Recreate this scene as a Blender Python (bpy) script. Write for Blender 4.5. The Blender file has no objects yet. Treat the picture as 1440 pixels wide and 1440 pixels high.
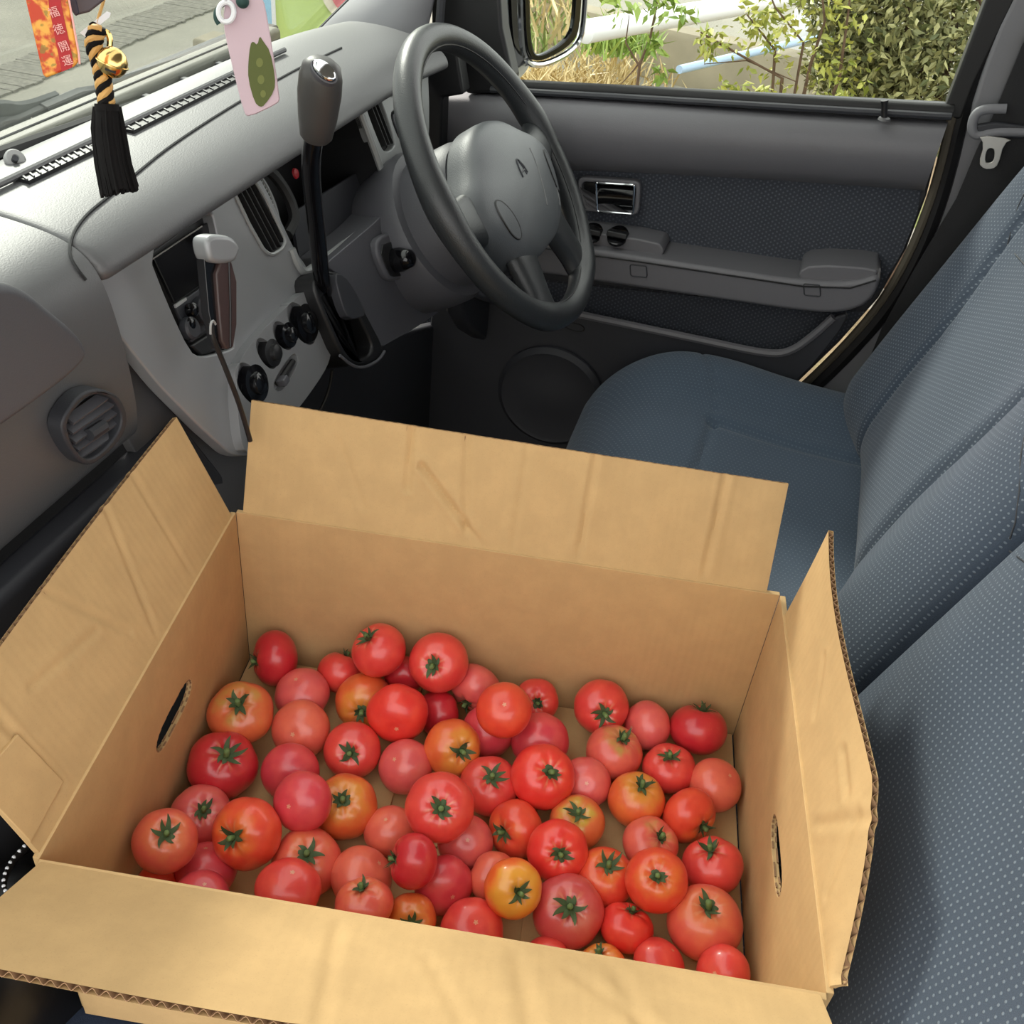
import bpy, bmesh, math, random
from mathutils import Vector as V, Matrix as M, Quaternion
random.seed(7)
sc = bpy.context.scene
COL = sc.collection
PI = math.pi

# ------------------------------------------------------------------ camera
# world: x = towards the driver's door, y = towards the windscreen, z = up, floor of the van z = 0, metres
FPX = 1450.0
EYE = V((0, 0, 1.2))
RIGHT = V((0.298, -0.950, 0.089)); DOWN = V((-0.564, -0.251, -0.787)); FWD = V((0.770, 0.184, -0.610))
FWD.normalize(); RIGHT = (RIGHT - FWD * RIGHT.dot(FWD)).normalized(); DOWN = FWD.cross(RIGHT)
cam = bpy.data.cameras.new('camera'); cam.sensor_width = 36; cam.lens = 36 * FPX / 1440
cam.clip_start = 0.02; cam.clip_end = 300
co = bpy.data.objects.new('camera', cam); COL.objects.link(co)
mw = M.Identity(4)
for i in range(3):
    mw[i][0] = RIGHT[i]; mw[i][1] = -DOWN[i]; mw[i][2] = -FWD[i]; mw[i][3] = EYE[i]
co.matrix_world = mw
sc.camera = co

# ------------------------------------------------------------------ light
sc.view_settings.view_transform = 'Standard'; sc.view_settings.look = 'None'
sc.view_settings.gamma = 1; sc.view_settings.use_curve_mapping = False
sc.view_settings.exposure = 0.76
w = bpy.data.worlds.new('sky'); sc.world = w; w.use_nodes = True
nt = w.node_tree; bg = nt.nodes['Background']
SUN_TO = V((1.0, 0.92, 0.80)).normalized()
bg.inputs[0].default_value = (1.0, .985, .955, 1)     # bright hazy sky, even all round
bg.inputs[1].default_value = 1.55
sl = bpy.data.lights.new('sun', 'SUN'); sl.energy = 2.3; sl.angle = math.radians(9); sl.color = (1, .95, .87)
so = bpy.data.objects.new('sun', sl); COL.objects.link(so)
so.rotation_mode = 'QUATERNION'; so.rotation_quaternion = SUN_TO.to_track_quat('Z', 'Y')

# ------------------------------------------------------------------ helpers
def at(u, v, x=None, y=None, z=None, pl=None):
    """the point where the line of sight through a picture point meets a plane of the van"""
    d = RIGHT * ((u - 720) / FPX) + DOWN * ((v - 720) / FPX) + FWD
    if x is not None: t = (x - EYE.x) / d.x
    elif y is not None: t = (y - EYE.y) / d.y
    elif z is not None: t = (z - EYE.z) / d.z
    else:
        o, n = pl; t = (o - EYE).dot(n) / d.dot(n)
    return EYE + d * t

FN = V((0, -1, 0.35)).normalized()            # the dashboard's face looks this way
def F(u, v, off=0.0): return at(u, v, pl=(V((0, .5, .83)) + FN * off, FN))
def srgb(r, g, b):
    f = lambda c: (c / 255 / 12.92) if c <= 10 else ((c / 255 + .055) / 1.055) ** 2.4
    return (f(r), f(g), f(b), 1)

def chaikin(p, n=2, closed=True):
    for _ in range(n):
        q = []
        m = len(p)
        for i in range(m if closed else m - 1):
            a, b = p[i], p[(i + 1) % m]
            q += [a * .75 + b * .25, a * .25 + b * .75]
        if not closed: q = [p[0]] + q + [p[-1]]
        p = q
    return p
def ch2(p, n=2, closed=True):
    return [(a.x, a.y) for a in chaikin([V((x, y)) for x, y in p], n, closed)]

def rr(pts, r, n=4):
    """round the corners of a picture outline by r"""
    P = [V((x, y)) for x, y in pts]; out = []
    for i in range(len(P)):
        a, b, c = P[i - 1], P[i], P[(i + 1) % len(P)]
        u, v = a - b, c - b; q = min(r, u.length * .45, v.length * .45)
        s, e = b + u.normalized() * q, b + v.normalized() * q
        for k in range(n + 1):
            t = k / n; p = s.lerp(b, t).lerp(b.lerp(e, t), t); out.append((p.x, p.y))
    return out
def hit(u, v, lift=.0006):
    """the point on what is already built that lies in this direction, lifted a little off the surface"""
    d = (RIGHT * ((u - 720) / FPX) + DOWN * ((v - 720) / FPX) + FWD).normalized()
    dg = bpy.context.evaluated_depsgraph_get()
    ok, loc, nrm, *_ = sc.ray_cast(dg, EYE, d)
    return loc + nrm * lift if ok else None
def empty(name, loc, label=None, cat=None, group=None, kind=None):
    o = bpy.data.objects.new(name, None); COL.objects.link(o); o.location = loc; o.empty_display_size = .05
    tag(o, label, cat, group, kind); return o
def tag(o, label=None, cat=None, group=None, kind=None):
    if label: o['label'] = label
    if cat: o['category'] = cat
    if group: o['group'] = group
    if kind: o['kind'] = kind
    return o
def world_loc(o):
    p = V((0, 0, 0))
    while o: p = p + o.location; o = o.parent
    return p
def link(name, me, mat, parent=None, smooth=True, sharp=40, origin=None):
    """link a mesh whose vertices are in world metres"""
    if mat and not me.materials: me.materials.append(mat)
    o = bpy.data.objects.new(name, me); COL.objects.link(o)
    if origin is None:
        b = [V(v.co) for v in me.vertices]
        origin = sum(b, V((0, 0, 0))) / max(1, len(b))
    me.transform(M.Translation(-origin))
    if smooth:
        for p in me.polygons: p.use_smooth = True
        if sharp: me.set_sharp_from_angle(angle=math.radians(sharp))
    if parent:
        o.parent = parent; o.location = origin - world_loc(parent)
    else: o.location = origin
    return o
def mesh(name, verts, faces, mat, parent=None, smooth=True, sharp=40, uv=None):
    me = bpy.data.meshes.new(name); me.from_pydata([tuple(v) for v in verts], [], faces); me.update()
    bm = bmesh.new(); bm.from_mesh(me); bmesh.ops.recalc_face_normals(bm, faces=bm.faces); bm.to_mesh(me); bm.free()
    if uv:
        ul = me.uv_layers.new(name='UVMap')
        for l in me.loops: ul.data[l.index].uv = uv[l.vertex_index]
    return link(name, me, mat, parent, smooth, sharp)
def bevel(o, w, seg=3, ang=35):
    m = o.modifiers.new('bevel', 'BEVEL'); m.width = w; m.segments = seg; m.limit_method = 'ANGLE'
    m.angle_limit = math.radians(ang); m.harden_normals = True; m.use_clamp_overlap = True
    return o
def plate(name, outer, n, thick, mat, parent=None, bev=0, holes=(), seg=3):
    """a slab: its face is the outline (with holes), it is thick metres deep behind the face"""
    bm = bmesh.new(); edges = []
    for lp in [outer] + list(holes):
        vs = [bm.verts.new(p) for p in lp]
        for i in range(len(vs)): edges.append(bm.edges.new((vs[i], vs[(i + 1) % len(vs)])))
    bmesh.ops.triangle_fill(bm, edges=edges, use_beauty=True, normal=n)
    r = bmesh.ops.extrude_face_region(bm, geom=bm.faces[:])
    bmesh.ops.translate(bm, vec=-n * thick, verts=[e for e in r['geom'] if isinstance(e, bmesh.types.BMVert)])
    bmesh.ops.recalc_face_normals(bm, faces=bm.faces)
    bmesh.ops.dissolve_limit(bm, angle_limit=.01, verts=bm.verts, edges=bm.edges)
    me = bpy.data.meshes.new(name); bm.to_mesh(me); bm.free()
    o = link(name, me, mat, parent, True, 35)
    if bev: bevel(o, bev, seg)
    return o
def frames(pts, closed=False):
    n = len(pts); T = []
    for i in range(n):
        a = pts[(i - 1) % n] if closed or i > 0 else pts[i]; b = pts[(i + 1) % n] if closed or i < n - 1 else pts[i]
        T.append((b - a).normalized())
    up = V((0, 0, 1)) if abs(T[0].z) < .9 else V((1, 0, 0))
    N = [(up - T[0] * up.dot(T[0])).normalized()]
    for i in range(1, n):
        q = T[i - 1].rotation_difference(T[i]); v = q @ N[-1]; N.append((v - T[i] * v.dot(T[i])).normalized())
    return [(T[i], N[i], T[i].cross(N[i])) for i in range(n)]
def tube_data(pts, r, seg=10, closed=False, flat=1.0, cap=True):
    pts = [V(p) for p in pts]; n = len(pts); R = r if isinstance(r, (list, tuple)) else [r] * n
    vs, fs = [], []
    for i, (t, a, b) in enumerate(frames(pts, closed)):
        for k in range(seg):
            th = 2 * PI * k / seg
            vs.append(pts[i] + a * (math.cos(th) * R[i]) + b * (math.sin(th) * R[i] * flat))
    for i in range(n if closed else n - 1):
        for k in range(seg):
            j = (i + 1) % n
            fs.append((i * seg + k, i * seg + (k + 1) % seg, j * seg + (k + 1) % seg, j * seg + k))
    if not closed and cap:
        fs.append(tuple(range(seg))[::-1]); fs.append(tuple((n - 1) * seg + k for k in range(seg)))
    return vs, fs
def tube(name, pts, r, mat, parent=None, seg=10, closed=False, flat=1.0):
    vs, fs = tube_data(pts, r, seg, closed, flat)
    return mesh(name, vs, fs, mat, parent)
def join_data(*parts):
    vs, fs = [], []
    for a, b in parts:
        k = len(vs); vs += a; fs += [tuple(i + k for i in f) for f in b]
    return vs, fs
def lathe_data(prof, o, n, seg=32, sx=1.0, sy=1.0, ux=None):
    """prof = [(radius, height along n)]"""
    n = n.normalized()
    a = ux if ux else (V((1, 0, 0)) - n * n.x).normalized() if abs(n.x) < .9 else (V((0, 0, 1)) - n * n.z).normalized()
    b = n.cross(a); vs, fs = [], []
    for r, h in prof:
        for k in range(seg):
            t = 2 * PI * k / seg
            vs.append(o + n * h + a * (math.cos(t) * r * sx) + b * (math.sin(t) * r * sy))
    m = len(prof)
    for i in range(m - 1):
        for k in range(seg):
            fs.append((i * seg + k, i * seg + (k + 1) % seg, (i + 1) * seg + (k + 1) % seg, (i + 1) * seg + k))
    fs.append(tuple(range(seg))[::-1]); fs.append(tuple((m - 1) * seg + k for k in range(seg)))
    return vs, fs
def lathe(name, prof, o, n, mat, parent=None, seg=32, **k):
    vs, fs = lathe_data(prof, o, n, seg, **k); return mesh(name, vs, fs, mat, parent)
def box_data(c, ax, ay, az):
    """c centre, half axes"""
    vs = [c + ax * i + ay * j + az * k for i in (-1, 1) for j in (-1, 1) for k in (-1, 1)]
    return vs, [(0, 1, 3, 2), (4, 6, 7, 5), (0, 4, 5, 1), (2, 3, 7, 6), (0, 2, 6, 4), (1, 5, 7, 3)]
def box(name, lo, hi, mat, parent=None, bev=0, smooth=True):
    c = (V(lo) + V(hi)) / 2; h = (V(hi) - V(lo)) / 2
    vs, fs = box_data(c, V((h.x, 0, 0)), V((0, h.y, 0)), V((0, 0, h.z)))
    o = mesh(name, vs, fs, mat, parent, smooth, 35)
    if bev: bevel(o, bev)
    return o
def grid_data(fn, nu, nv, cu=False):
    vs = [fn(i / (nu if cu else nu - 1), j / (nv - 1)) for j in range(nv) for i in range(nu)]
    fs = []
    for j in range(nv - 1):
        for i in range(nu if cu else nu - 1):
            k = (i + 1) % nu
            fs.append((j * nu + i, j * nu + k, (j + 1) * nu + k, (j + 1) * nu + i))
    return vs, fs
def text(name, s, loc, xdir, ydir, size, mat, parent, extrude=.0003, align='CENTER'):
    c = bpy.data.curves.new(name, 'FONT'); c.body = s; c.size = size; c.extrude = extrude
    c.align_x = align; c.align_y = 'CENTER'; c.materials.append(mat)
    tmp = bpy.data.objects.new(name + '_curve', c); COL.objects.link(tmp); bpy.context.view_layer.update()
    me = bpy.data.meshes.new_from_object(tmp.evaluated_get(bpy.context.evaluated_depsgraph_get()))
    bpy.data.objects.remove(tmp)
    o = bpy.data.objects.new(name, me); COL.objects.link(o)
    x = xdir.normalized(); z = x.cross(ydir).normalized(); y = z.cross(x)
    m = M.Identity(4)
    for i in range(3): m[i][0], m[i][1], m[i][2] = x[i], y[i], z[i]
    pl = world_loc(parent) if parent else V((0, 0, 0))
    if parent: o.parent = parent
    o.rotation_mode = 'QUATERNION'; o.rotation_quaternion = m.to_quaternion(); o.location = loc - pl
    return o

# ------------------------------------------------------------------ materials
class NT:
    def __init__(s, m): s.t = m.node_tree; s.n = s.t.nodes
    def new(s, typ, **kw):
        n = s.n.new(typ)
        for k, v in kw.items(): setattr(n, k, v)
        return n
    def put(s, sock, val):
        if hasattr(val, 'is_output'): s.t.links.new(val, sock)
        else: sock.default_value = val
    def math(s, op, a, b=0.0, c=None, clamp=False):
        n = s.new('ShaderNodeMath', operation=op); n.use_clamp = clamp
        s.put(n.inputs[0], a); s.put(n.inputs[1], b)
        if c is not None: s.put(n.inputs[2], c)
        return n.outputs[0]
    def noise(s, vec, scale, detail=3, rough=.5):
        n = s.new('ShaderNodeTexNoise'); n.inputs['Scale'].default_value = scale; n.inputs['Detail'].default_value = detail
        n.inputs['Roughness'].default_value = rough
        if vec is not None: s.t.links.new(vec, n.inputs['Vector'])
        return n.outputs['Fac']
    def mix(s, f, a, b):
        n = s.new('ShaderNodeMix', data_type='RGBA')
        s.put(n.inputs[0], f); s.put(n.inputs[6], a); s.put(n.inputs[7], b)
        return n.outputs[2]
    def ramp(s, f, lo, hi):
        n = s.new('ShaderNodeMapRange', interpolation_type='SMOOTHSTEP'); s.put(n.inputs[0], f)
        n.inputs[1].default_value = lo; n.inputs[2].default_value = hi
        return n.outputs[0]
    def coord(s, which='Object'): return s.new('ShaderNodeTexCoord').outputs[which]
    def sep(s, vec):
        n = s.new('ShaderNodeSeparateXYZ'); s.t.links.new(vec, n.inputs[0]); return n.outputs
    def bump(s, h, strength=.3, dist=.001):
        n = s.new('ShaderNodeBump'); n.inputs['Strength'].default_value = strength; n.inputs['Distance'].default_value = dist
        s.put(n.inputs['Height'], h); return n.outputs[0]
def mat(name, col, rough=.5, metal=0, grain=0, gscale=900, var=0, vscale=6, spec=.5, coat=0, emit=0):
    m = bpy.data.materials.new(name); m.use_nodes = True; t = NT(m); b = m.node_tree.nodes['Principled BSDF']
    b.inputs['Roughness'].default_value = rough; b.inputs['Metallic'].default_value = metal
    b.inputs['Specular IOR Level'].default_value = spec; b.inputs['Coat Weight'].default_value = coat
    p = t.new('ShaderNodeNewGeometry').outputs['Position']
    if var:
        f = t.ramp(t.noise(p, vscale, 4), .3, .7)
        dk = tuple(c * (1 - var) for c in col[:3]) + (1,)
        t.put(b.inputs['Base Color'], t.mix(f, dk, col))
    else: b.inputs['Base Color'].default_value = col
    b.inputs['Specular IOR Level'].default_value = spec; b.inputs['Coat Weight'].default_value = coat
    if grain: t.put(b.inputs['Normal'], t.bump(t.noise(p, gscale, 2), grain, .0008))
    return m

PLA = mat('grained grey plastic', srgb(78, 78, 80), .5, grain=.25, gscale=700, var=.05, spec=.9)
PLD = mat('dark grey plastic', srgb(78, 78, 83), .5, grain=.25, gscale=700, var=.06)
PLDD = mat('charcoal plastic', srgb(48, 49, 54), .55, grain=.2)
BLK = mat('black plastic', srgb(20, 20, 22), .45)
BLKM = mat('black rubber', srgb(22, 22, 23), .6)
GLOSS = mat('gloss black', srgb(12, 12, 15), .12)
DOORP = mat('grey door plastic', srgb(104, 103, 107), .5, grain=.25, gscale=700, var=.05)
SIL = mat('satin silver plastic', srgb(140, 141, 143), .38, metal=.35, var=.04, grain=.06, gscale=1500)
SILF = mat('silver frame plastic', srgb(140, 142, 142), .4, metal=.25)
LEATH = mat('wheel leather', srgb(42, 44, 46), .36, grain=.35, gscale=800)
PADM = mat('airbag cover plastic', srgb(80, 83, 86), .42, grain=.35, gscale=900)
CHROME = mat('chrome', (.75, .77, .8, 1), .08, metal=1)
STEEL = mat('bright steel', (.62, .60, .56, 1), .35, metal=.6)
MIRR = mat('mirror glass', (.86, .88, .88, 1), .01, metal=1)
BEIGE = mat('khaki door seal', srgb(84, 78, 66), .7)
WHITE = mat('white paint', srgb(235, 236, 240), .35)
BLUEW = mat('pale blue paint', srgb(170, 195, 225), .4)
CARPET = mat('black carpet', srgb(26, 26, 28), .95, grain=.6, gscale=600)
WEB = mat('black belt webbing', srgb(30, 30, 32), .75, grain=.5, gscale=500)
PILLAR = mat('grey pillar trim', srgb(120, 120, 124), .55, grain=.15)
LGREY = mat('light grey panel', srgb(150, 150, 150), .5)
COWL = mat('weathered cowl metal', srgb(150, 148, 138), .55, var=.15, vscale=20)
RED = mat('red mark', srgb(170, 30, 40), .5)
TICK = mat('pale dial mark', srgb(150, 155, 150), .6)
GOLD = mat('brass bell', (.83, .58, .22, 1), .2, metal=1)

def cloth_mat(name, base, dot, p=.0118, q=.0054, dotr=.0013, rough=.9, k=.48):
    m = bpy.data.materials.new(name); m.use_nodes = True; t = NT(m); b = m.node_tree.nodes['Principled BSDF']
    uv = t.coord('UV'); s = t.sep(uv)
    def cell(o):
        a = t.math('SUBTRACT', t.math('FRACT', t.math('ADD', t.math('DIVIDE', s[0], p), o)), .5)
        c = t.math('SUBTRACT', t.math('FRACT', t.math('ADD', t.math('DIVIDE', s[1], q), o)), .5)
        a = t.math('MULTIPLY', a, p); c = t.math('MULTIPLY', c, q)
        return t.math('SQRT', t.math('ADD', t.math('MULTIPLY', a, a), t.math('MULTIPLY', c, c)))
    d = t.math('MINIMUM', cell(0.0), cell(.5))
    f = t.math('SUBTRACT', 1.0, t.ramp(d, dotr * .5, dotr))
    fine = t.noise(uv, 1400, 2); big = t.noise(uv, 7, 3)
    bc = t.mix(t.ramp(fine, .3, .7), tuple(c * .72 for c in base[:3]) + (1,), tuple(min(1, c * 1.2) for c in base[:3]) + (1,))
    bc = t.mix(t.math('MULTIPLY', t.ramp(big, .35, .7), .25), bc, tuple(c * 1.3 for c in base[:3]) + (1,))
    t.put(b.inputs['Base Color'], t.mix(t.math('MULTIPLY', f, k), bc, dot))
    b.inputs['Roughness'].default_value = rough
    b.inputs['Sheen Weight'].default_value = .15
    h = t.math('ADD', t.math('MULTIPLY', f, 1.0), t.math('MULTIPLY', fine, .5))
    t.put(b.inputs['Normal'], t.bump(h, .5, .0009))
    return m
SEATF = cloth_mat('dotted blue grey seat cloth', srgb(54, 65, 80), srgb(134, 145, 155))
CUSHF = cloth_mat('dotted seat cushion cloth', srgb(62, 76, 92), srgb(110, 126, 138), dotr=.0012, k=.5)
DOORF = cloth_mat('dark dotted door cloth', srgb(54, 58, 66), srgb(112, 116, 124), p=.0096, q=.0066, dotr=.0017, k=.4)

def board_mat(name, base, ripple='x'):
    m = bpy.data.materials.new(name); m.use_nodes = True; t = NT(m); b = m.node_tree.nodes['Principled BSDF']
    p = t.new('ShaderNodeNewGeometry').outputs['Position']
    f = t.noise(p, 35, 5, .6); g = t.noise(p, 900, 2)
    c = t.mix(t.ramp(f, .3, .75), tuple(x * .90 for x in base[:3]) + (1,), base)
    c = t.mix(t.math('MULTIPLY', t.ramp(g, .55, .8), .22), c, tuple(x * .55 for x in base[:3]) + (1,))
    t.put(b.inputs['Base Color'], c); b.inputs['Roughness'].default_value = .82
    b.inputs['Specular IOR Level'].default_value = .25
    uv = t.sep(t.coord('UV'))
    wv = t.math('SINE', t.math('MULTIPLY', uv[0], 2 * PI / .0075))
    h = t.math('ADD', t.math('MULTIPLY', wv, .16), t.math('MULTIPLY', f, 1.2))
    t.put(b.inputs['Normal'], t.bump(h, .35, .0006))
    return m
CARD = board_mat('kraft cardboard', srgb(199, 165, 117))
CARDE = mat('cardboard core', srgb(150, 116, 84), .9, var=.2, vscale=200)

def glass_mat(name, tint, refl=.06):
    m = bpy.data.materials.new(name); m.use_nodes = True; t = NT(m); n = m.node_tree.nodes
    n.remove(n['Principled BSDF'])
    tr = t.new('ShaderNodeBsdfTransparent'); tr.inputs[0].default_value = tint
    gl = t.new('ShaderNodeBsdfGlossy'); gl.inputs['Roughness'].default_value = .02
    lw = t.new('ShaderNodeLayerWeight'); lw.inputs[0].default_value = .18
    mx = t.new('ShaderNodeMixShader'); t.put(mx.inputs[0], t.math('MULTIPLY', lw.outputs['Fresnel'], refl * 10, clamp=True))
    t.put(mx.inputs[1], tr.outputs[0]); t.put(mx.inputs[2], gl.outputs[0])
    t.put(n['Material Output'].inputs[0], mx.outputs[0])
    return m
GLASS = glass_mat('windscreen glass', (.84, .87, .85, 1), .03)
GLASS2 = glass_mat('side glass', (.92, .95, .93, 1), .02)

# ------------------------------------------------------------------ outside ground
GZ = -0.55
def ground_mat():
    m = bpy.data.materials.new('worn concrete road'); m.use_nodes = True; t = NT(m); b = m.node_tree.nodes['Principled BSDF']
    p = t.new('ShaderNodeNewGeometry').outputs['Position']
    a = t.ramp(t.noise(p, 2.2, 5), .3, .75); g = t.ramp(t.noise(p, 60, 3), .35, .7)
    c = t.mix(a, srgb(134, 131, 119), srgb(150, 146, 133)); c = t.mix(t.math('MULTIPLY', g, .3), c, srgb(98, 96, 88))
    t.put(b.inputs['Base Color'], c); b.inputs['Roughness'].default_value = .9
    t.put(b.inputs['Normal'], t.bump(t.noise(p, 90, 3), .4, .004)); return m
ROAD = ground_mat()
def soil_mat():
    m = bpy.data.materials.new('dry soil verge'); m.use_nodes = True; t = NT(m); b = m.node_tree.nodes['Principled BSDF']
    p = t.new('ShaderNodeNewGeometry').outputs['Position']
    c = t.mix(t.ramp(t.noise(p, 5, 5), .3, .7), srgb(104, 88, 64), srgb(142, 124, 94))
    c = t.mix(t.ramp(t.noise(p, 1.3, 3), .55, .7), c, srgb(104, 112, 58))
    t.put(b.inputs['Base Color'], c); b.inputs['Roughness'].default_value = 1
    t.put(b.inputs['Normal'], t.bump(t.noise(p, 30, 4), .8, .02)); return m
SOIL = soil_mat()
CONC = mat('concrete kerb', srgb(150, 141, 120), .9, grain=.5, gscale=60, var=.2, vscale=5)

g = mesh('ground', [(-30, -40, GZ), (60, -40, GZ), (60, 40, GZ), (-30, 40, GZ)], [(0, 1, 2, 3)], ROAD)
tag(g, 'pale worn concrete road surface outside the van', kind='structure')
# rough gutter strip seen through the windscreen, built of ribs
a, b_ = at(-60, 140, z=GZ), at(262, 12, z=GZ)
dr = (b_ - a).normalized(); sd = V((-dr.y, dr.x, 0))
vs, fs = [], []
L_ = (b_ - a).length * 1.7
for i in range(int(L_ / .04)):
    c = a + dr * (i * .04) + V((0, 0, .006))
    d = box_data(c, dr * .0185, sd * (.15 + .02 * random.random()), V((0, 0, .004 + .003 * random.random())))
    vs, fs = join_data((vs, fs), d)
GUT = mat('dark gutter concrete', srgb(126, 123, 112), .95, var=.3, vscale=30)
o = mesh('trim_5', vs, fs, GUT, None, False); tag(o, 'ribbed grey gutter strip across the road ahead of the van', kind='structure')
# verge of soil by the driver's side, and a raised bank further back (seen in the door mirror)
vs, fs = grid_data(lambda u, v: V((2.2 + 4.3 * u, -16 + 18.0 * v, GZ + .015 + .03 * math.sin(9 * u + 7 * v) + (max(0, u - .35) * max(0, .62 - v) * 5.5))), 30, 60)
o = mesh('ground_verge', vs, fs, SOIL); tag(o, 'strip of dry brown soil beside the van under the driver window', kind='structure')
# kerb
k0, k1 = at(700, 58, z=GZ), at(1130, 160, z=GZ)
kd = (k1 - k0).normalized(); kn = V((kd.y, -kd.x, 0))
if kn.x < 0: kn = -kn
kv = []
prof = [(-.04, 0), (0, .26), (.03, .29), (.22, .29), (.25, .26), (.25, 0)]
n = 14; fs = []
for i in range(n):
    c = k0 + kd * ((k1 - k0).length * 1.25 * i / (n - 1) - .3)
    for (q, h) in prof: kv.append(V((c.x + kn.x * q, c.y + kn.y * q, GZ + h)))
for i in range(n - 1):
    for j in range(5): fs.append((i * 6 + j, i * 6 + j + 1, (i + 1) * 6 + j + 1, (i + 1) * 6 + j))
fs.append(tuple(range(6))); fs.append(tuple((n - 1) * 6 + j for j in range(6)))
o = mesh('kerb', kv, fs, CONC); tag(o, 'weathered concrete kerb along the verge', kind='structure')

# guard rail: two pipes and a post
gr = empty('guardrail', at(1112, 118, z=GZ), 'white tubular guardrail with upright post beyond the driver window', 'guardrail')
r0, r1 = at(826, 44, z=.12), at(1085, 0, z=.12)
rd = (r1 - r0)
tube('upper_rail', [r0 - rd * 0.0, r1 + rd * 1.2], .05, WHITE, gr, 16)
lathe('rail_cap', [(.052, 0), (.05, .015), (.03, .03), (.002, .034)], r0, -rd, WHITE, gr)
q0, q1 = at(955, 98, z=-.2), at(1075, 70, z=-.2)
tube('lower_rail', [q0, q1 + (q1 - q0) * 2.0], .022, BLUEW, gr, 12)
pb = at(1107, 122, z=GZ); pt = V((pb.x, pb.y, .35))
tube('post', [pb, pt], .065, WHITE, gr, 16)

# vegetation
def leaf_mat(name, c1, c2):
    m = bpy.data.materials.new(name); m.use_nodes = True; t = NT(m); b = m.node_tree.nodes['Principled BSDF']
    p = t.new('ShaderNodeNewGeometry'); r = p.outputs['Random Per Island']
    t.put(b.inputs['Base Color'], t.mix(r, c1, c2)); b.inputs['Roughness'].default_value = .5
    return m
LEAF = leaf_mat('shrub leaves', srgb(76, 84, 44), srgb(176, 172, 118))
LEAFY = leaf_mat('yellow green leaves', srgb(120, 132, 48), srgb(188, 186, 92))
WEED = leaf_mat('bright weeds', srgb(104, 132, 50), srgb(158, 178, 84))
STRAW = leaf_mat('dry straw', srgb(176, 150, 96), srgb(222, 204, 156))
GRASSM = leaf_mat('green grass', srgb(92, 116, 56), srgb(158, 168, 98))
BARK = mat('brown bark', srgb(104, 82, 64), .9, var=.3, vscale=30)
def leaf(c, d, n, ln, wd):
    s = d.cross(n).normalized()
    return [c, c + d * ln * .35 + s * wd + n * ln * .06, c + d * ln, c + d * ln * .35 - s * wd + n * ln * .06], [(0, 1, 2, 3)]
def rnd(): return V((random.gauss(0, 1), random.gauss(0, 1), random.gauss(0, 1))).normalized()
def leaves_in(blobs, count, size, avoid=None):
    vs, fs = [], []
    for _ in range(count):
        c, r = random.choice(blobs)
        p = c + rnd() * r * random.random() ** .4
        if p.z < GZ + .03: continue
        d = (rnd() + V((0, 0, -.35))).normalized(); s = size * random.uniform(.6, 1.3)
        k = len(vs); a, b = leaf(p, d, rnd(), s, s * .22); vs += a; fs += [tuple(i + k for i in f) for f in b]
    return vs, fs
# big shrub filling the right part of the driver window
def shrub(label, base, blobs, count, size, m, stems):
    e = empty('shrub', base, label, 'shrub')
    vs, fs = leaves_in(blobs, count, size)
    f = mesh('foliage', vs, fs, m, e, False); f['kind'] = 'stuff'
    for pts, r in stems:
        tube('branch', pts, [r * (1 - .7 * i / (len(pts) - 1)) for i in range(len(pts))], BARK, e, 7)
    return e
bx = 4.3
def pb_(u, v, x=bx): return at(u, v, x=x)
S1 = pb_(1240, 200); S1.z = GZ
blobs = [(pb_(1235, 40), .28), (pb_(1200, 85), .18), (pb_(1290, 90), .32), (pb_(1330, 20), .34), (pb_(1270, -50), .36), (pb_(1340, 110), .28), (pb_(1215, 125), .17), (pb_(1400, 60), .36), (pb_(1200, -30), .2)]
stems = []
for (u0, u1) in [(1300, 1310), (1355, 1385), (1250, 1228), (1330, 1350), (1280, 1275)]:
    p0 = pb_(u0, 175); p0.z = GZ; p1 = pb_((u0 + u1) / 2, 60); p2 = pb_(u1, -80)
    stems.append(([p0, p0.lerp(p1, .5) + rnd() * .03, p1, p2], .026))
shrub('dense olive shrub with brown stems behind the rear half of the driver window', S1, blobs, 12000, .040, LEAF, stems)
S2 = pb_(1130, 170, 4.0); S2.z = GZ
blobs = [(pb_(1165, 122, 4.0), .16), (pb_(1070, 138, 4.0), .10), (pb_(1190, 130, 4.0), .14), (pb_(1150, 60, 4.0), .17), (pb_(1165, 10, 4.0), .17), (pb_(1070, 60, 4.0), .12), (pb_(1075, 20, 4.0), .10), (pb_(1020, 138, 4.0), .07), (pb_(1000, 60, 4.0), .06), (pb_(1130, -30, 4.0), .2)]
stems = [([S2, pb_(1100, 110, 4.0), pb_(1010, 60, 4.0), pb_(985, 45, 4.0)], .008), ([S2, pb_(1090, 70, 4.0), pb_(1050, 20, 4.0)], .008), ([S2, pb_(1120, 115, 4.0), pb_(1050, 85, 4.0), pb_(990, 90, 4.0)], .005), ([S2, pb_(1140, 90, 4.0), pb_(1160, 30, 4.0), pb_(1150, -60, 4.0)], .008), ([S2, pb_(1130, 60, 4.0), pb_(1090, 10, 4.0), pb_(1070, -40, 4.0)], .006), ([S2, pb_(1180, 110, 4.0), pb_(1190, 40, 4.0), pb_(1200, -40, 4.0)], .008)]
shrub('yellow green low shrub before the white guardrail post', S2, blobs, 900, .036, LEAFY, stems)
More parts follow.
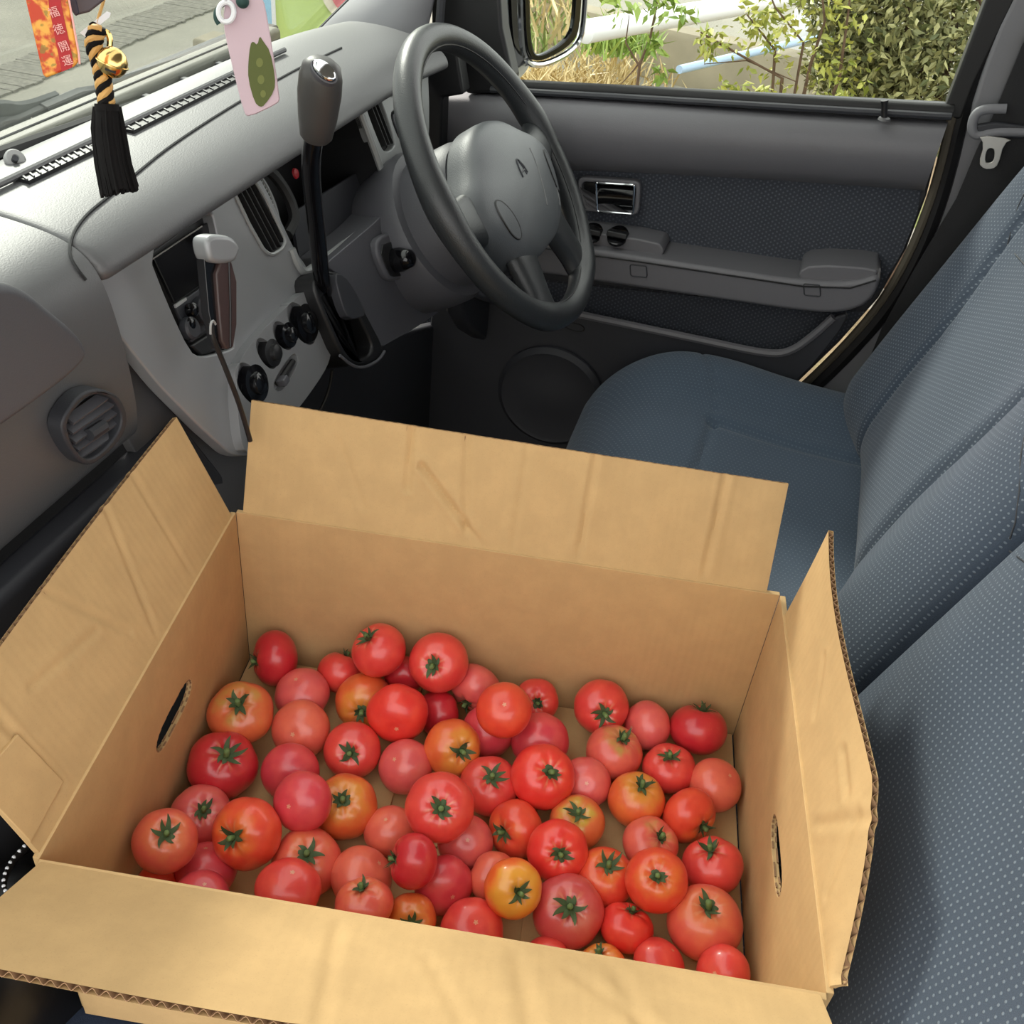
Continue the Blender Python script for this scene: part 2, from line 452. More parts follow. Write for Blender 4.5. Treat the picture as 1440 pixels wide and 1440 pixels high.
# thin bare twig with a few leaves in front of the road
S3 = pb_(905, 130, 3.6); S3.z = GZ
e3 = shrub('thin upright twig with sparse bright leaves', S3, [(pb_(925, 5, 3.6), .055), (pb_(915, -10, 3.6), .06), (pb_(868, 8, 3.6), .06), (pb_(922, 62, 3.6), .025), (pb_(930, 100, 3.6), .03), (pb_(960, 15, 3.6), .05)], 150, .042, WEED,
      [([S3, pb_(900, 90, 3.6), pb_(915, 50, 3.6), pb_(925, 0, 3.6), pb_(930, -60, 3.6)], .006), ([pb_(900, 95, 3.6), pb_(880, 60, 3.6), pb_(885, 20, 3.6)], .004), ([pb_(905, 80, 3.6), pb_(890, 100, 3.6), pb_(870, 122, 3.6)], .004)])
# weeds and straw
def tuft(name, label, pts, n, h, m, spread=.12, cat='grass'):
    vs, fs = [], []
    for _ in range(n):
        c = random.choice(pts) + V((random.gauss(0, spread), random.gauss(0, spread), 0))
        d = V((random.gauss(0, .35), random.gauss(0, .35), 1)).normalized(); hh = h * random.uniform(.5, 1.2)
        s = d.cross(rnd()).normalized() * hh * .035; k = len(vs); bend = V((random.gauss(0, .3), random.gauss(0, .3), -.1)) * hh
        vs += [c - s, c + s, c + d * hh * .6 + s * .7 + bend * .3, c + d * hh * .6 - s * .7 + bend * .3, c + d * hh + bend]
        fs += [(k, k + 1, k + 2, k + 3), (k + 3, k + 2, k + 4)]
    o = mesh(name, vs, fs, m, None, False); tag(o, label, cat, kind='stuff'); return o
def gp(u, v, z=GZ + .02): return at(u, v, z=z)
tuft('straw', 'pale dry straw tufts under the door mirror', [gp(u, v) for u, v in [(735, 150), (760, 150), (790, 150), (770, 130), (820, 140), (845, 125), (870, 120), (740, 120)]], 900, .22, STRAW, .16)
tuft('weeds', 'bright green weeds on the kerb below the guardrail end', [gp(u, v, GZ + .28) for u, v in [(840, 72), (860, 70), (880, 75), (870, 66)]], 320, .20, WEED, .08)
tuft('grass', 'green grass on the bank behind the van', [V((random.uniform(3.0, 6.2), random.uniform(-9, -2.5), GZ + .1)) for _ in range(60)], 2400, .30, GRASSM, .3)
tuft('straw', 'dry straw on the bank behind the van', [V((random.uniform(3.4, 6.4), random.uniform(-9, -2.5), GZ + .5)) for _ in range(60)], 1600, .3, STRAW, .3)

# lime panel and block seen through the windscreen
LIME = mat('lime plastic', srgb(196, 218, 130), .5, var=.05, vscale=3); SKYB = mat('pale blue plastic', srgb(150, 200, 232), .5)
PINK = mat('pink red plastic', srgb(226, 120, 130), .5); CREAM = mat('cream plastic', srgb(240, 232, 214), .6)
c = at(455, 40, x=5.4); pn = (EYE - c); pn.z = 0; pn.normalize(); ps = V((-pn.y, pn.x, 0))
e = empty('roadside_panel', V((c.x, c.y, GZ)), 'lime green upright panel with pale blue edge ahead of the windscreen', 'sign')
def pp(u, v): return at(u, v, pl=(c, pn))
lo = pp(388, 60).dot(ps); hi = pp(620, 60).dot(ps)
sgn = 1 if hi > lo else -1
def bd(name, u0, u1, z0, z1, off, m, t=.012):
    A = pp(u0, 40); B = pp(u1, 40)
    pts = [V((A.x, A.y, z0)), V((B.x, B.y, z0)), V((B.x, B.y, z1)), V((A.x, A.y, z1))]
    return plate(name, [p + pn * off for p in pts], pn, t, m, e, .003)
bd('panel', 388, 600, GZ, 1.6, 0, LIME, .03)
bd('edge_strip', 372, 384, GZ, 1.6, .01, SKYB, .03)
bd('white_border', 383, 389, GZ, 1.6, .015, WHITE, .03)
lathe('round_mark', [(.15, 0), (.15, .012), (.14, .014)], pp(492, -14) + pn * .004, pn, CREAM, e, 40)
lathe('red_disc', [(.10, 0), (.10, .02), (.09, .022)], pp(492, -12) + pn * .01, pn, PINK, e, 40)
bb = at(305, 78, z=GZ)
e = box('concrete_block', (bb.x - .1, bb.y - .1, GZ), (bb.x + .14, bb.y + .1, GZ + .10), CONC, None, .02)
tag(e, 'small cream concrete block on the road beyond the wiper', 'block')

# ------------------------------------------------------------------ van shell
def shell(name, lo, hi, m, label=None, bev=.004):
    o = box(name, lo, hi, m, None, bev); tag(o, label, kind='structure'); return o
shell('floor', (0.02, -1.3, -.04), (1.47, 0.9, 0.0), CARPET, 'black carpeted van floor')
shell('ceiling', (0.08, -1.35, 1.42), (1.5, 0.22, 1.46), LGREY, 'pale grey roof lining')
shell('wall_rear', (0.05, -1.36, -.04), (1.5, -1.32, .95), PLDD, 'dark rear wall of the van')
shell('wall_right', (1.50, -1.35, -.04), (1.54, -.34, .84), PLDD, 'dark side wall behind the driver seat')
shell('wall_front', (0.05, .80, -.04), (1.5, .84, .80), PLDD, 'dark bulkhead under the dashboard')
# footwell carpet and toe board in the dark under the wheel
mesh('trim_6', [(.6, .80, .5), (1.46, .80, .5), (1.46, .45, .02), (.6, .45, .02)], [(0, 1, 2, 3)], CARPET); tag(bpy.data.objects['trim_6'], 'black carpeted toe board', kind='structure')

# windscreen
WS0 = V((0, .655, .874)); WSN = V((0, -1, -.75)).normalized()      # y = .655 - .75 (z - .874)
def wsp(x, z): return V((x, .655 - .75 * (z - .874), z))
def wsu(u, v, off=0): return at(u, v, pl=(WS0 + WSN * off, WSN))
wr = chaikin([V(p) for p in [wsu(395, 74), wsu(432, 60), wsu(452, 38), wsu(490, 0), wsu(640, -150)]], 2, False)
glass_outline = [wsp(.05, .868), wsp(.6, .868)] + wr + [wsp(1.38, 1.42), wsp(.05, 1.42)]
o = plate('window_1', glass_outline, WSN, .004, GLASS); tag(o, 'clear windscreen', kind='structure')
o = tube('trim_1', [wsp(.03, .874)] + [p + WSN * .004 for p in [wsp(.6, .874)] + wr], .0065, BLKM, None, 8); tag(o, 'black windscreen seal', kind='structure')

# A pillar trim: from the windscreen edge to the door frame
edge_a = [wsu(418, 62, .004), wsu(436, 52, .004), wsu(462, 24, .004), wsu(492, -4, .004), wsu(640, -152, .004)]
edge_b = [at(545, 66, x=1.36), at(600, 58, x=1.40), at(606, 30, x=1.41), at(612, -4, x=1.41), at(640, -160, x=1.41)]
vs, fs = [], []
for k, (pa, pb2) in enumerate(zip(edge_a, edge_b)):
    for i in range(9):
        t = i / 8; p = pa.lerp(pb2, t) + V((-.6, -.6, .3)) * (.035 * math.sin(PI * t))
        vs.append(p)
for k in range(4):
    for i in range(8): fs.append((k * 9 + i, k * 9 + i + 1, (k + 1) * 9 + i + 1, (k + 1) * 9 + i))
o = mesh('trim_2', vs, fs, PILLAR); tag(o, 'smooth grey windscreen pillar cover', kind='structure')
md = o.modifiers.new('s', 'SOLIDIFY'); md.thickness = .006; md.offset = -1
o.modifiers.new('ss', 'SUBSURF').render_levels = 2

# ------------------------------------------------------------------ driver's door
DN = V((-1, 0, 0))
def X(pts, x): return [at(u, v, x=x) for u, v in pts]
door = empty('door_1', V((1.47, .2, .2)), 'grey driver door with dotted cloth insert, armrest and pocket', kind='structure')
rear = [(1332, 150), (1322, 200), (1303, 275), (1275, 350), (1235, 420), (1180, 482), (1120, 540), (1060, 590)]
plate('door_panel', X([(585, 118)] + rear + [(900, 760), (585, 760)], 1.47), DN, .03, PLDD, door, .004)
# cloth insert, with uv in metres
def cloth_plate(name, pts, x, m, parent, th=.008):
    P = X(pts, x); o = plate(name, P, DN, th, m, parent)
    ul = o.data.uv_layers.new(name='UVMap'); pl_ = world_loc(o)
    for l in o.data.loops:
        p = o.data.vertices[l.vertex_index].co; ul.data[l.index].uv = (p.y, p.z)
    return o
cloth_plate('cloth_insert', [(600, 225), (1296, 262), (1290, 300), (1270, 352), (1238, 405), (1215, 430), (600, 365)], 1.464, DOORF, door)
cloth_plate('pocket_lining', [(600, 380), (1215, 440), (1165, 490), (1120, 530), (1000, 560), (600, 560)], 1.462, DOORF, door)
# padded upper rail: rounded section swept along the belt line
def swept(name, top, bot, xs, m, parent, n=12):
    """top / bot: point lists on the door at x = 1.45; section bulges to xs"""
    vs, fs = [], []
    for (a, b) in zip(top, bot):
        A = at(*a, x=1.45); B = at(*b, x=1.45)
        for i in range(n):
            t = i / (n - 1); e = math.sin(PI * min(1, t * 1.0)) ** .38
            p = A.lerp(B, t); d = (1.462 - xs) * e
            # keep the point on its own line of sight while it comes forward
            r = (p - EYE); vs.append(EYE + r * ((1.462 - d) / r.x))
    m_ = len(top)
    for k in range(m_ - 1):
        for i in range(n - 1): fs.append((k * n + i, k * n + i + 1, (k + 1) * n + i + 1, (k + 1) * n + i))
    fs.append(tuple(range(n))); fs.append(tuple((m_ - 1) * n + i for i in range(n)))
    return mesh(name, vs, fs, m, parent, True, 60)
swept('upper_pad', [(600, 128), (720, 130), (900, 141), (1100, 156), (1334, 170)], [(600, 236), (720, 236), (900, 243), (1100, 254), (1300, 268)], 1.415, DOORP, door, 16)
# window sill rubbers
tube('sill_seal', X([(690, 119), (720, 121), (900, 130), (1100, 143), (1340, 157)], 1.452), .009, BLKM, door, 10)
tube('sill_strip', X([(690, 126), (900, 138), (1100, 150), (1338, 164)], 1.440), .0045, PLDD, door, 8)
plate('sill_board', X([(690, 112), (1336, 146), (1334, 172), (690, 136)], 1.462), DN, .01, BLK, door)
plate('window_frame', X([(1326, 168), (1352, 168), (1370, 120), (1428, 0), (1565, -290), (1520, -290), (1386, 0), (1331, 146)], 1.452), DN, .03, BLKM, door, .004)
plate('window_corner_frame', X([(602, -220), (690, -220), (700, -60), (706, 40), (722, 112), (716, 126), (690, 132), (655, 133), (648, 112), (616, 80), (606, 40)], 1.44), DN, .035, BLK, door, .006)
tube('frame_channel', X([(612, 95), (618, 40), (622, -20), (628, -120)], 1.41), .006, PLDD, door, 8)
tube('corner_channel', X([(618, 150), (612, 100), (608, 60)], 1.40), .006, PLDD, door, 8)
tube('lock_pin', [at(1243, 168, x=1.425), at(1244, 150, x=1.425), at(1244, 141, x=1.425)], [.0042, .0042, .005], BLK, door, 10)
lathe('lock_collar', [(.008, 0), (.007, .003), (.004, .004)], at(1243, 169, x=1.425), V((0, 0, 1)), PLA, door, 16)
# inner handle
hb = rr([(812, 249), (901, 255), (898, 303), (815, 297)], 10)
hi_ = rr([(818, 256), (894, 261), (891, 298), (820, 291)], 7)
ob = plate('handle_bezel', X(hb, 1.446), DN, .014, DOORP, door, .003, [X(hi_, 1.446)])
plate('recess', X(hi_, 1.458), DN, .004, BLK, ob)
lv = swept('door_handle', [(838, 257), (848, 256), (870, 257), (888, 259), (893, 260)], [(840, 298), (850, 297), (870, 299), (886, 300), (891, 300)], 1.444, GLOSS, ob, 8)
tube('handle_rim', X(rr([(838, 257), (892, 260), (890, 301), (840, 297)], 3), 1.4435), .0016, CHROME, ob, 6, True)
# armrest
def arm_front(): return [(640, 322), (826, 350), (905, 362), (1010, 378), (1130, 396), (1200, 398), (1236, 386), (1238, 400), (1222, 428), (1188, 441), (1140, 441), (1000, 421), (830, 396), (640, 368)]
AX = 1.392
arm = plate('armrest', X(ch2(arm_front(), 1), AX), DN, .085, DOORP, door, .007)
plate('armrest_end', X(ch2([(1120, 384), (1142, 372), (1232, 377), (1236, 388), (1200, 400), (1130, 398)], 1), 1.40), DN, .07, DOORP, arm, .006)
tube('seam', X([(640, 330), (826, 358), (905, 369), (1010, 385), (1130, 403), (1196, 405), (1232, 394)], AX - .0005), .0013, BLK, arm, 6)
for (u, v) in [(898, 381), (1142, 408)]:
    tube('plug', X(rr([(u - 12, v - 9), (u + 11, v - 7), (u + 12, v + 9), (u - 11, v + 7)], 3), AX - .0004), .0009, PLDD, arm, 6, True)
sw = plate('switch_panel', X(ch2([(640, 312), (820, 325), (925, 340), (935, 352), (930, 362), (826, 350), (640, 322)], 1), 1.412), DN, .05, DOORP, door, .003)
for (u, v) in [(868, 337), (832, 333), (790, 327)]:
    c_ = at(u, v, x=1.42)
    vs, fs = lathe_data([(.021, 0), (.021, .004), (.017, .005)], c_ + V((0, 0, .004)), V((-.35, 0, 1)), 24, 1.0, .72)
    s_ = mesh('window_switch', vs, fs, GLOSS, sw)
    vs, fs = box_data(c_ + V((-.004, 0, .010)), V((.010, 0, -.002)), V((0, .015, 0)), V((.001, 0, .004)))
    bevel(mesh('rocker', vs, fs, BLK, s_), .002)
# pocket wall and speaker
plate('pocket_wall', X(ch2([(600, 400), (650, 410), (800, 440), (1000, 482), (1080, 499), (1112, 496), (1145, 472), (1172, 446), (1196, 440), (1180, 470), (1130, 530), (1060, 590), (900, 760), (600, 760)], 1), 1.408), DN, .012, PLDD, door, .005)
tube('pocket_rim', chaikin(X([(600, 400), (650, 409), (800, 439), (1000, 481), (1080, 498), (1112, 495), (1145, 471), (1172, 446)], 1.409), 2, False), .006, DOORP, door, 8)
tube('pocket_mark', X(ch2([(795, 452), (822, 458), (820, 468), (795, 462)], 2), 1.4075), .0012, BLK, door, 6, True)
spk = at(775, 556, x=1.405)
sp = lathe('speaker_grille', [(.088, 0), (.088, .006), (.080, .013), (.074, .011), (.03, .015), (.001, .016)], spk, DN, PLDD, door, 48)
# door glass
o = plate('window_2', X([(690, 130), (1340, 165), (1540, -290), (660, -290)], 1.468), DN, .004, GLASS2); tag(o, 'clear driver door glass', kind='structure')
# rear edge: khaki seal, black gap, grey pillar
def off(pts, du, dv=0): return [(u + du, v + dv) for u, v in pts]
ed = [(1425, -60), (1398, 0), (1352, 110), (1333, 172), (1324, 215), (1306, 280), (1276, 356), (1236, 425), (1182, 487), (1122, 545), (1085, 575)]
o = tube('trim_3', chaikin(X(off(ed, 3, 2), 1.458), 2, False), .006, BEIGE, None, 8); tag(o, 'khaki rubber seal around the rear edge of the door', kind='structure')
o = tube('trim_4', chaikin(X(off(ed, 14, 7), 1.466), 2, False), .012, BLK, None, 8); tag(o, 'black gap seal beside the door pillar', kind='structure')
pil = [(1425, -80), (1402, 0), (1362, 110), (1345, 175), (1338, 215), (1322, 285), (1292, 362), (1250, 436), (1195, 500), (1130, 560), (1090, 600), (1200, 640), (1300, 560), (1500, 300), (1600, -80)]
o = plate('wall_pillar', X(pil, 1.462), DN, .03, PILLAR, None, .006); tag(o, 'grey plastic centre pillar trim behind the door', kind='structure')
cov = [(1470, -80), (1412, 20), (1385, 90), (1362, 165), (1368, 190), (1385, 195), (1420, 120), (1480, -30)]
o = plate('pillar_cover', X(ch2(cov, 1), 1.45), DN, .02, PILLAR, None, .006); tag(o, 'upper grey pillar cover above the belt guide', kind='structure')

# seat belt
bl = empty('seat_belt', at(1400, 180, x=1.44), 'black seat belt with steel tongue hanging on the centre pillar', 'seat belt')
plate('webbing', X([(1520, -40), (1440, 58), (1398, 160), (1372, 215), (1345, 280), (1290, 372), (1240, 462), (1196, 572), (1242, 580), (1300, 480), (1420, 330), (1480, 240), (1500, 100)], 1.425), DN, .003, WEB, bl)
tube('guide_loop', chaikin(X([(1415, 153), (1385, 153), (1371, 160), (1366, 180), (1372, 192), (1400, 184), (1450, 186)], 1.418), 2, False), .006, PILLAR, bl, 10)
plate('guide_bar', X([(1372, 176), (1400, 172), (1450, 178), (1450, 196), (1400, 194), (1374, 192)], 1.415), DN, .008, PLDD, bl, .003)
to = ch2([(1376, 190), (1425, 196), (1412, 202), (1404, 232), (1396, 238), (1384, 238), (1376, 230), (1384, 204)], 1)
th_ = ch2([(1392, 208), (1399, 210), (1398, 226), (1391, 230), (1385, 228), (1387, 212)], 2)
plate('belt_tongue', X(to, 1.410), DN, .003, STEEL, bl, .0008, [X(th_, 1.410)])

# door mirror outside
mr = empty('side_mirror', at(720, 60, x=1.58), 'chrome backed door mirror outside the driver window', 'mirror')
mx = 1.66
hous = [(672, 40), (676, -60), (700, -120), (760, -130), (775, -60), (760, 60), (735, 112), (712, 112), (690, 90)]
vs, fs = [], []
cen = at(722, 0, x=mx)
nr, ns = 8, 28
poly = [at(u, v, x=mx) for u, v in ch2(hous, 2)]
for i in range(nr + 1):
    t = i / nr; s = math.cos(t * PI / 2 * .97)
    for p in poly: vs.append(cen + (p - cen) * s + V((-.055 * math.sin(t * PI / 2), .05 * math.sin(t * PI / 2), 0)))
k = len(poly)
for i in range(nr):
    for j in range(k): fs.append((i * k + j, i * k + (j + 1) % k, (i + 1) * k + (j + 1) % k, (i + 1) * k + j))
fs.append(tuple(range(k))); fs.append(tuple(nr * k + j for j in range(k)))
mesh('housing', vs, fs, CHROME, mr)
tube('mirror_arm', [at(712, 105, x=1.62), at(716, 118, x=1.56), at(720, 128, x=1.50)], .014, BLK, mr, 10)
# glass turned towards the driver: normal points back and inwards
mc = at(780, 30, x=1.665); mn = V((-.47, -.88, .04)).normalized()
def mp(u, v, off=0): return at(u, v, pl=(mc + mn * off, mn))
go = ch2([(736, -120), (822, -120), (818, 30), (808, 62), (762, 88), (744, 82), (738, 40)], 2)
gi = ch2([(744, -112), (813, -112), (809, 26), (800, 56), (762, 79), (750, 75), (745, 38)], 2)
mf = plate('mirror_frame', [mp(*p, .004) for p in go], mn, .03, GLOSS, mr, .004, [[mp(*p, .004) for p in gi]])
plate('mirror_glass', [mp(*p, 0) for p in gi], mn, .004, MIRR, mr)
tube('frame_edge', [mp(*p, -.004) for p in ch2([(730, -124), (826, -124), (822, 32), (811, 68), (764, 93), (738, 88), (732, 40)], 2)], .005, CHROME, mr, 8, True)

# ------------------------------------------------------------------ dashboard
UP = V((0, 0, 1))
dash = empty('dashboard', V((.7, .6, .45)), 'grey plastic dashboard with silver centre panel, air vents and dark dial hood', 'dashboard')
# padded top with the hood lip over the dials
def pad_section(x):
    """(y, z) from the windscreen to the front for a given x"""
    return [(.658, .845), (.656, .866), (.60, .868), (.555, .865), (.520, .860), (.500, .853), (.488, .843), (.484, .834), (.486, .827), (.50, .825), (.52, .826)]
xs = [.612, .62, .70, .80, .95, 1.10, 1.20, 1.26, 1.30, 1.335, 1.34]
vs, fs = [], []
for x in xs:
    cv = max(0, x - 1.15) / .3          # the top narrows towards the door
    for (y, z) in pad_section(x): vs.append(V((x, y - .03 * cv * cv * (1 if y < .6 else 2.2), z - .004 * cv)))
m_ = len(pad_section(0))
for k in range(len(xs) - 1):
    for i in range(m_ - 1): fs.append((k * m_ + i, k * m_ + i + 1, (k + 1) * m_ + i + 1, (k + 1) * m_ + i))
fs.append(tuple(range(m_)))
o = mesh('top_pad', vs, fs, PLA, dash, True, 80)
sb = o.modifiers.new('s', 'SUBSURF'); sb.levels = sb.render_levels = 2
# passenger side: one soft skin from the windscreen down to the glove box
prof = [(.658, .845), (.656, .866), (.60, .867), (.56, .865), (.523, .861), (.502, .853), (.489, .840), (.481, .815), (.475, .775), (.472, .73), (.474, .70), (.480, .688), (.53, .683)]
vs, fs = [], []
xs = [-.02, .05, .2, .35, .45, .55, .60, .612]
m_ = len(prof)
for x in xs:
    for (y, z) in prof: vs.append(V((x, y, z)))
for k in range(len(xs) - 1):
    for i in range(m_ - 1): fs.append((k * m_ + i, k * m_ + i + 1, (k + 1) * m_ + i + 1, (k + 1) * m_ + i))
o = mesh('passenger_panel', vs, fs, PLA, dash, True, 80)
sb = o.modifiers.new('s', 'SUBSURF'); sb.levels = sb.render_levels = 2
# lower skin beside the centre panel, in the shade
plate('side_panel', [at(u, v, pl=(V((0, .522, .83)), V((0, -1, .28)).normalized())) for u, v in [(116, 388), (150, 410), (200, 480), (250, 545), (300, 590), (345, 625), (420, 570), (440, 700), (330, 760), (240, 720), (170, 600), (112, 470)]], FN, .01, PLA, dash, .002)
# seam between hood and passenger skin
sm = [hit(u, v, .0006) for u, v in [(480, 68), (420, 96), (330, 147), (240, 205), (190, 246)]]
sm = sm + [hit(u, v, .0008) for u, v in [(152, 278), (124, 300), (106, 322), (97, 345), (99, 365), (110, 382), (120, 394)]]
tube('pad_seam', chaikin(sm, 2, False), .0013, BLK, dash, 6)
# defroster slots along the windscreen
def slot_row(u0, v0, u1, v1, n, name):
    A = at(u0, v0, z=.8695); B = at(u1, v1, z=.8695); d = (B - A)
    s = d.normalized(); q = V((-s.y, s.x, 0))
    if q.y < 0: q = -q
    fr = [A - q * .0085, B - q * .0085, B + q * .0085, A + q * .0085]
    e = plate(name, [p + UP * .0006 for p in fr], UP, .004, BLK, dash)
    for i in range(n):
        c = A + d * ((i + .5) / n)
        vs, fs = box_data(c + UP * .001, s * .0009 , q * .0072 + s * .004, UP * .0008)
        mesh('slat', vs, fs, PLA, e, False)
    return e
slot_row(28, 252, 126, 206, 11, 'defroster_grille')
slot_row(176, 182, 330, 106, 17, 'defroster_grille')
tube('defroster_lip', [at(-20, 268, z=.871), at(340, 97, z=.871), at(400, 70, z=.871)], .003, PLA, dash, 8)
# airbag bulge
ab = ch2([(-120, 400), (0, 396), (38, 406), (78, 440), (112, 468), (128, 494), (118, 516), (80, 548), (0, 606), (-140, 700)], 2)
o = plate('airbag_cover', [at(u, v, y=.452) for u, v in ab], V((0, -1, 0)), .03, PLD, dash, .016, seg=5)
# passenger vent
pv = ch2([(86, 592), (112, 554), (140, 545), (168, 556), (181, 582), (177, 610), (150, 642), (124, 658), (104, 642), (90, 616)], 2)
pvi = ch2([(94, 592), (117, 560), (140, 553), (162, 562), (173, 584), (169, 607), (147, 634), (125, 648), (109, 636), (97, 612)], 2)
vt = plate('air_vent', [at(u, v, y=.461) for u, v in pv], V((0, -1, 0)), .014, PLDD, dash, .003, [[at(u, v, y=.461) for u, v in pvi]])
plate('vent_back', [at(u, v, y=.474) for u, v in pvi], V((0, -1, 0)), .004, BLK, vt)
for i in range(6):
    a, b = [((97, 592), (146, 557)), ((96, 606), (160, 562)), ((100, 619), (169, 571)), ((104, 630), (171, 584)), ((109, 640), (169, 599)), ((117, 648), (160, 620))][i]
    A, B = at(*a, y=.469), at(*b, y=.469)
    vs, fs = box_data((A + B) / 2, (B - A) / 2, V((0, .0035, .002)), V((0, -.0005, .0012)))
    mesh('slat', vs, fs, PLD, vt, False)
tube('vent_tab', [at(125, 612, y=.464), at(146, 598, y=.464)], .005, PLDD, vt, 8)
# glove box
gl = plate('glove_box', [V((-.02, .462, .676)), V((.66, .462, .676)), V((.70, .455, .60)), V((.70, .45, .44)), V((-.02, .45, .44))], V((0, -1, .05)).normalized(), .03, PLDD, dash, .008)

# centre panel
def outline(p, off_=0.0, it=1): return [F(u, v, off_) for u, v in ch2(p, it)]
def ell(cu, cv_, ru, rv, ang=-28, n=28):
    a = math.radians(ang); r = []
    for i in range(n):
        t = 2 * PI * i / n; x, y = ru * math.cos(t), rv * math.sin(t)
        r.append((cu + x * math.cos(a) - y * math.sin(a), cv_ + x * math.sin(a) + y * math.cos(a)))
    return r
cp = [(120, 390), (190, 344), (262, 300), (318, 256), (340, 236), (356, 232), (378, 272), (408, 336), (416, 352), (432, 374), (448, 420), (468, 490), (462, 516), (430, 562), (400, 600), (352, 642), (326, 640), (285, 604), (225, 543), (165, 468)]
scr = [(208, 352), (252, 322), (297, 292), (306, 330), (332, 486), (318, 494), (283, 502), (268, 494), (238, 430)]
lv_ = [(326, 264), (338, 250), (354, 247), (372, 276), (402, 338), (397, 350), (382, 359), (371, 352), (350, 315)]
KN = [(424, 455, 15, 33), (398, 472, 11.5, 22), (375, 497, 11, 24), (352, 540, 17, 33)]
slid = ch2([(384, 545), (392, 552), (402, 544), (420, 512), (417, 496), (408, 500), (388, 530)], 1)
c_plate = plate('center_panel', [F(u, v) for u, v in rr(cp, 14)], FN, .014, SIL, dash, .005, [outline(scr, 0, 1), [F(u, v) for u, v in rr(lv_, 6)]])
kp = [(330, 520), (356, 478), (398, 436), (438, 400), (452, 430), (467, 490), (461, 516), (430, 562), (400, 598), (354, 640), (338, 628)]
k_plate = plate('knob_panel', outline(kp, .010, 2), FN, .012, SIL, c_plate, .004, [[F(u, v, .010) for u, v in ell(*k)] for k in KN] + [[F(u, v, .010) for u, v in slid]])
plate('panel_back', outline(cp, -.045, 1), FN, .004, BLK, dash)
kb = plate('recess_back', outline(kp, -.001, 1), FN, .001, BLK, c_plate)
for i, (cu, cv_, ru, rv) in enumerate(KN):
    c = F(cu, cv_, .002); r = (F(cu, cv_ + rv, .002) - c).length * .84
    kn_ = lathe('knob', [(r, 0), (r * .96, .008), (r * .6, .009), (r * .55, .013), (r * .4, .0145)], c, FN, GLOSS if i != 2 else BLK, c_plate, 28)
# slider
A, B = F(390, 540, .008), F(412, 508, .008)
tube('slider_track', [A, B], .003, BLKM, c_plate, 8)
vs, fs = box_data(A.lerp(B, .12) + FN * .004, (B - A).normalized() * .005, (B - A).cross(FN).normalized() * .004, FN * .005)
bevel(mesh('slider', vs, fs, PLD, c_plate), .0015)
# vent left of the dials
def vert_vent(px, n, name='air_vent', parent=dash, offb=-.010):
    fr = ch2(px, 2); e = plate(name, [F(u, v, offb) for u, v in fr], FN, .006, BLK, parent)
    return e
def vslats(e, a0, a1, b0, b1, n, m=BLKM, o_=-.005):
    for i in range(n):
        t = (i + .5) / n
        A = F(a0[0] + (a1[0] - a0[0]) * t, a0[1] + (a1[1] - a0[1]) * t, o_); B = F(b0[0] + (b1[0] - b0[0]) * t, b0[1] + (b1[1] - b0[1]) * t, o_)
        s = (B - A).cross(FN).normalized()
        vs, fs = box_data((A + B) / 2, (B - A) / 2, FN * .004, s * .0007)
        mesh('slat', vs, fs, m, e, False)
e = vert_vent(lv_, 4); vslats(e, (328, 266), (352, 250), (376, 356), (400, 342), 4)
tube('vent_rim', [F(u, v, .001) for u, v in rr(lv_, 6)], .0018, SILF, dash, 8, True)

# radio and screen in the opening
rd_ = empty('radio', F(270, 420, -.02), None); rd_.parent = dash; rd_.location = F(270, 420, -.02) - world_loc(dash)
plate('radio_body', [F(u, v, -.012) for u, v in [(205, 350), (300, 288), (336, 490), (280, 506)]], FN, .02, BLK, rd_)
plate('screen', [F(u, v, -.008) for u, v in [(216, 362), (296, 310), (312, 380), (246, 426)]], FN, .004, GLOSS, rd_, .001)
tube('bright_edge', [F(212, 366, -.006), F(284, 318, -.006)], .0006, STEEL, rd_, 6)
tube('bright_edge', [F(214, 356, -.006), F(290, 300, -.006)], .0006, PLA, rd_, 6)
plate('key_strip', [F(u, v, -.008) for u, v in [(246, 430), (306, 388), (318, 440), (270, 482)]], FN, .004, PLDD, rd_, .001)
for (u, v) in [(266, 436), (284, 434), (287, 432), (262, 456)]:
    lathe('radio_knob', [(.006, 0), (.006, .006), (.003, .008)], F(u, v, -.006), FN, GLOSS, rd_, 16)
lathe('volume_dial', [(.013, 0), (.013, .006), (.010, .008)], F(284, 436, -.007), FN, PLDD, rd_, 24)
lathe('volume_dial', [(.010, 0), (.010, .006), (.008, .008)], F(263, 462, -.007), FN, PLDD, rd_, 24)
plate('disc_slot', [F(u, v, -.006) for u, v in [(247, 428), (262, 418), (263, 422), (248, 433)]], FN, .002, LGREY, rd_)
plate('lower_deck', [F(u, v, -.006) for u, v in [(268, 486), (322, 452), (330, 484), (316, 492), (284, 500)]], FN, .01, BLK, rd_, .002)

# instrument hood: recess, dial and light marks
clo = [(352, 238), (420, 192), (503, 146), (520, 190), (543, 258), (546, 284), (530, 304), (478, 344), (424, 382), (408, 352), (388, 300)]
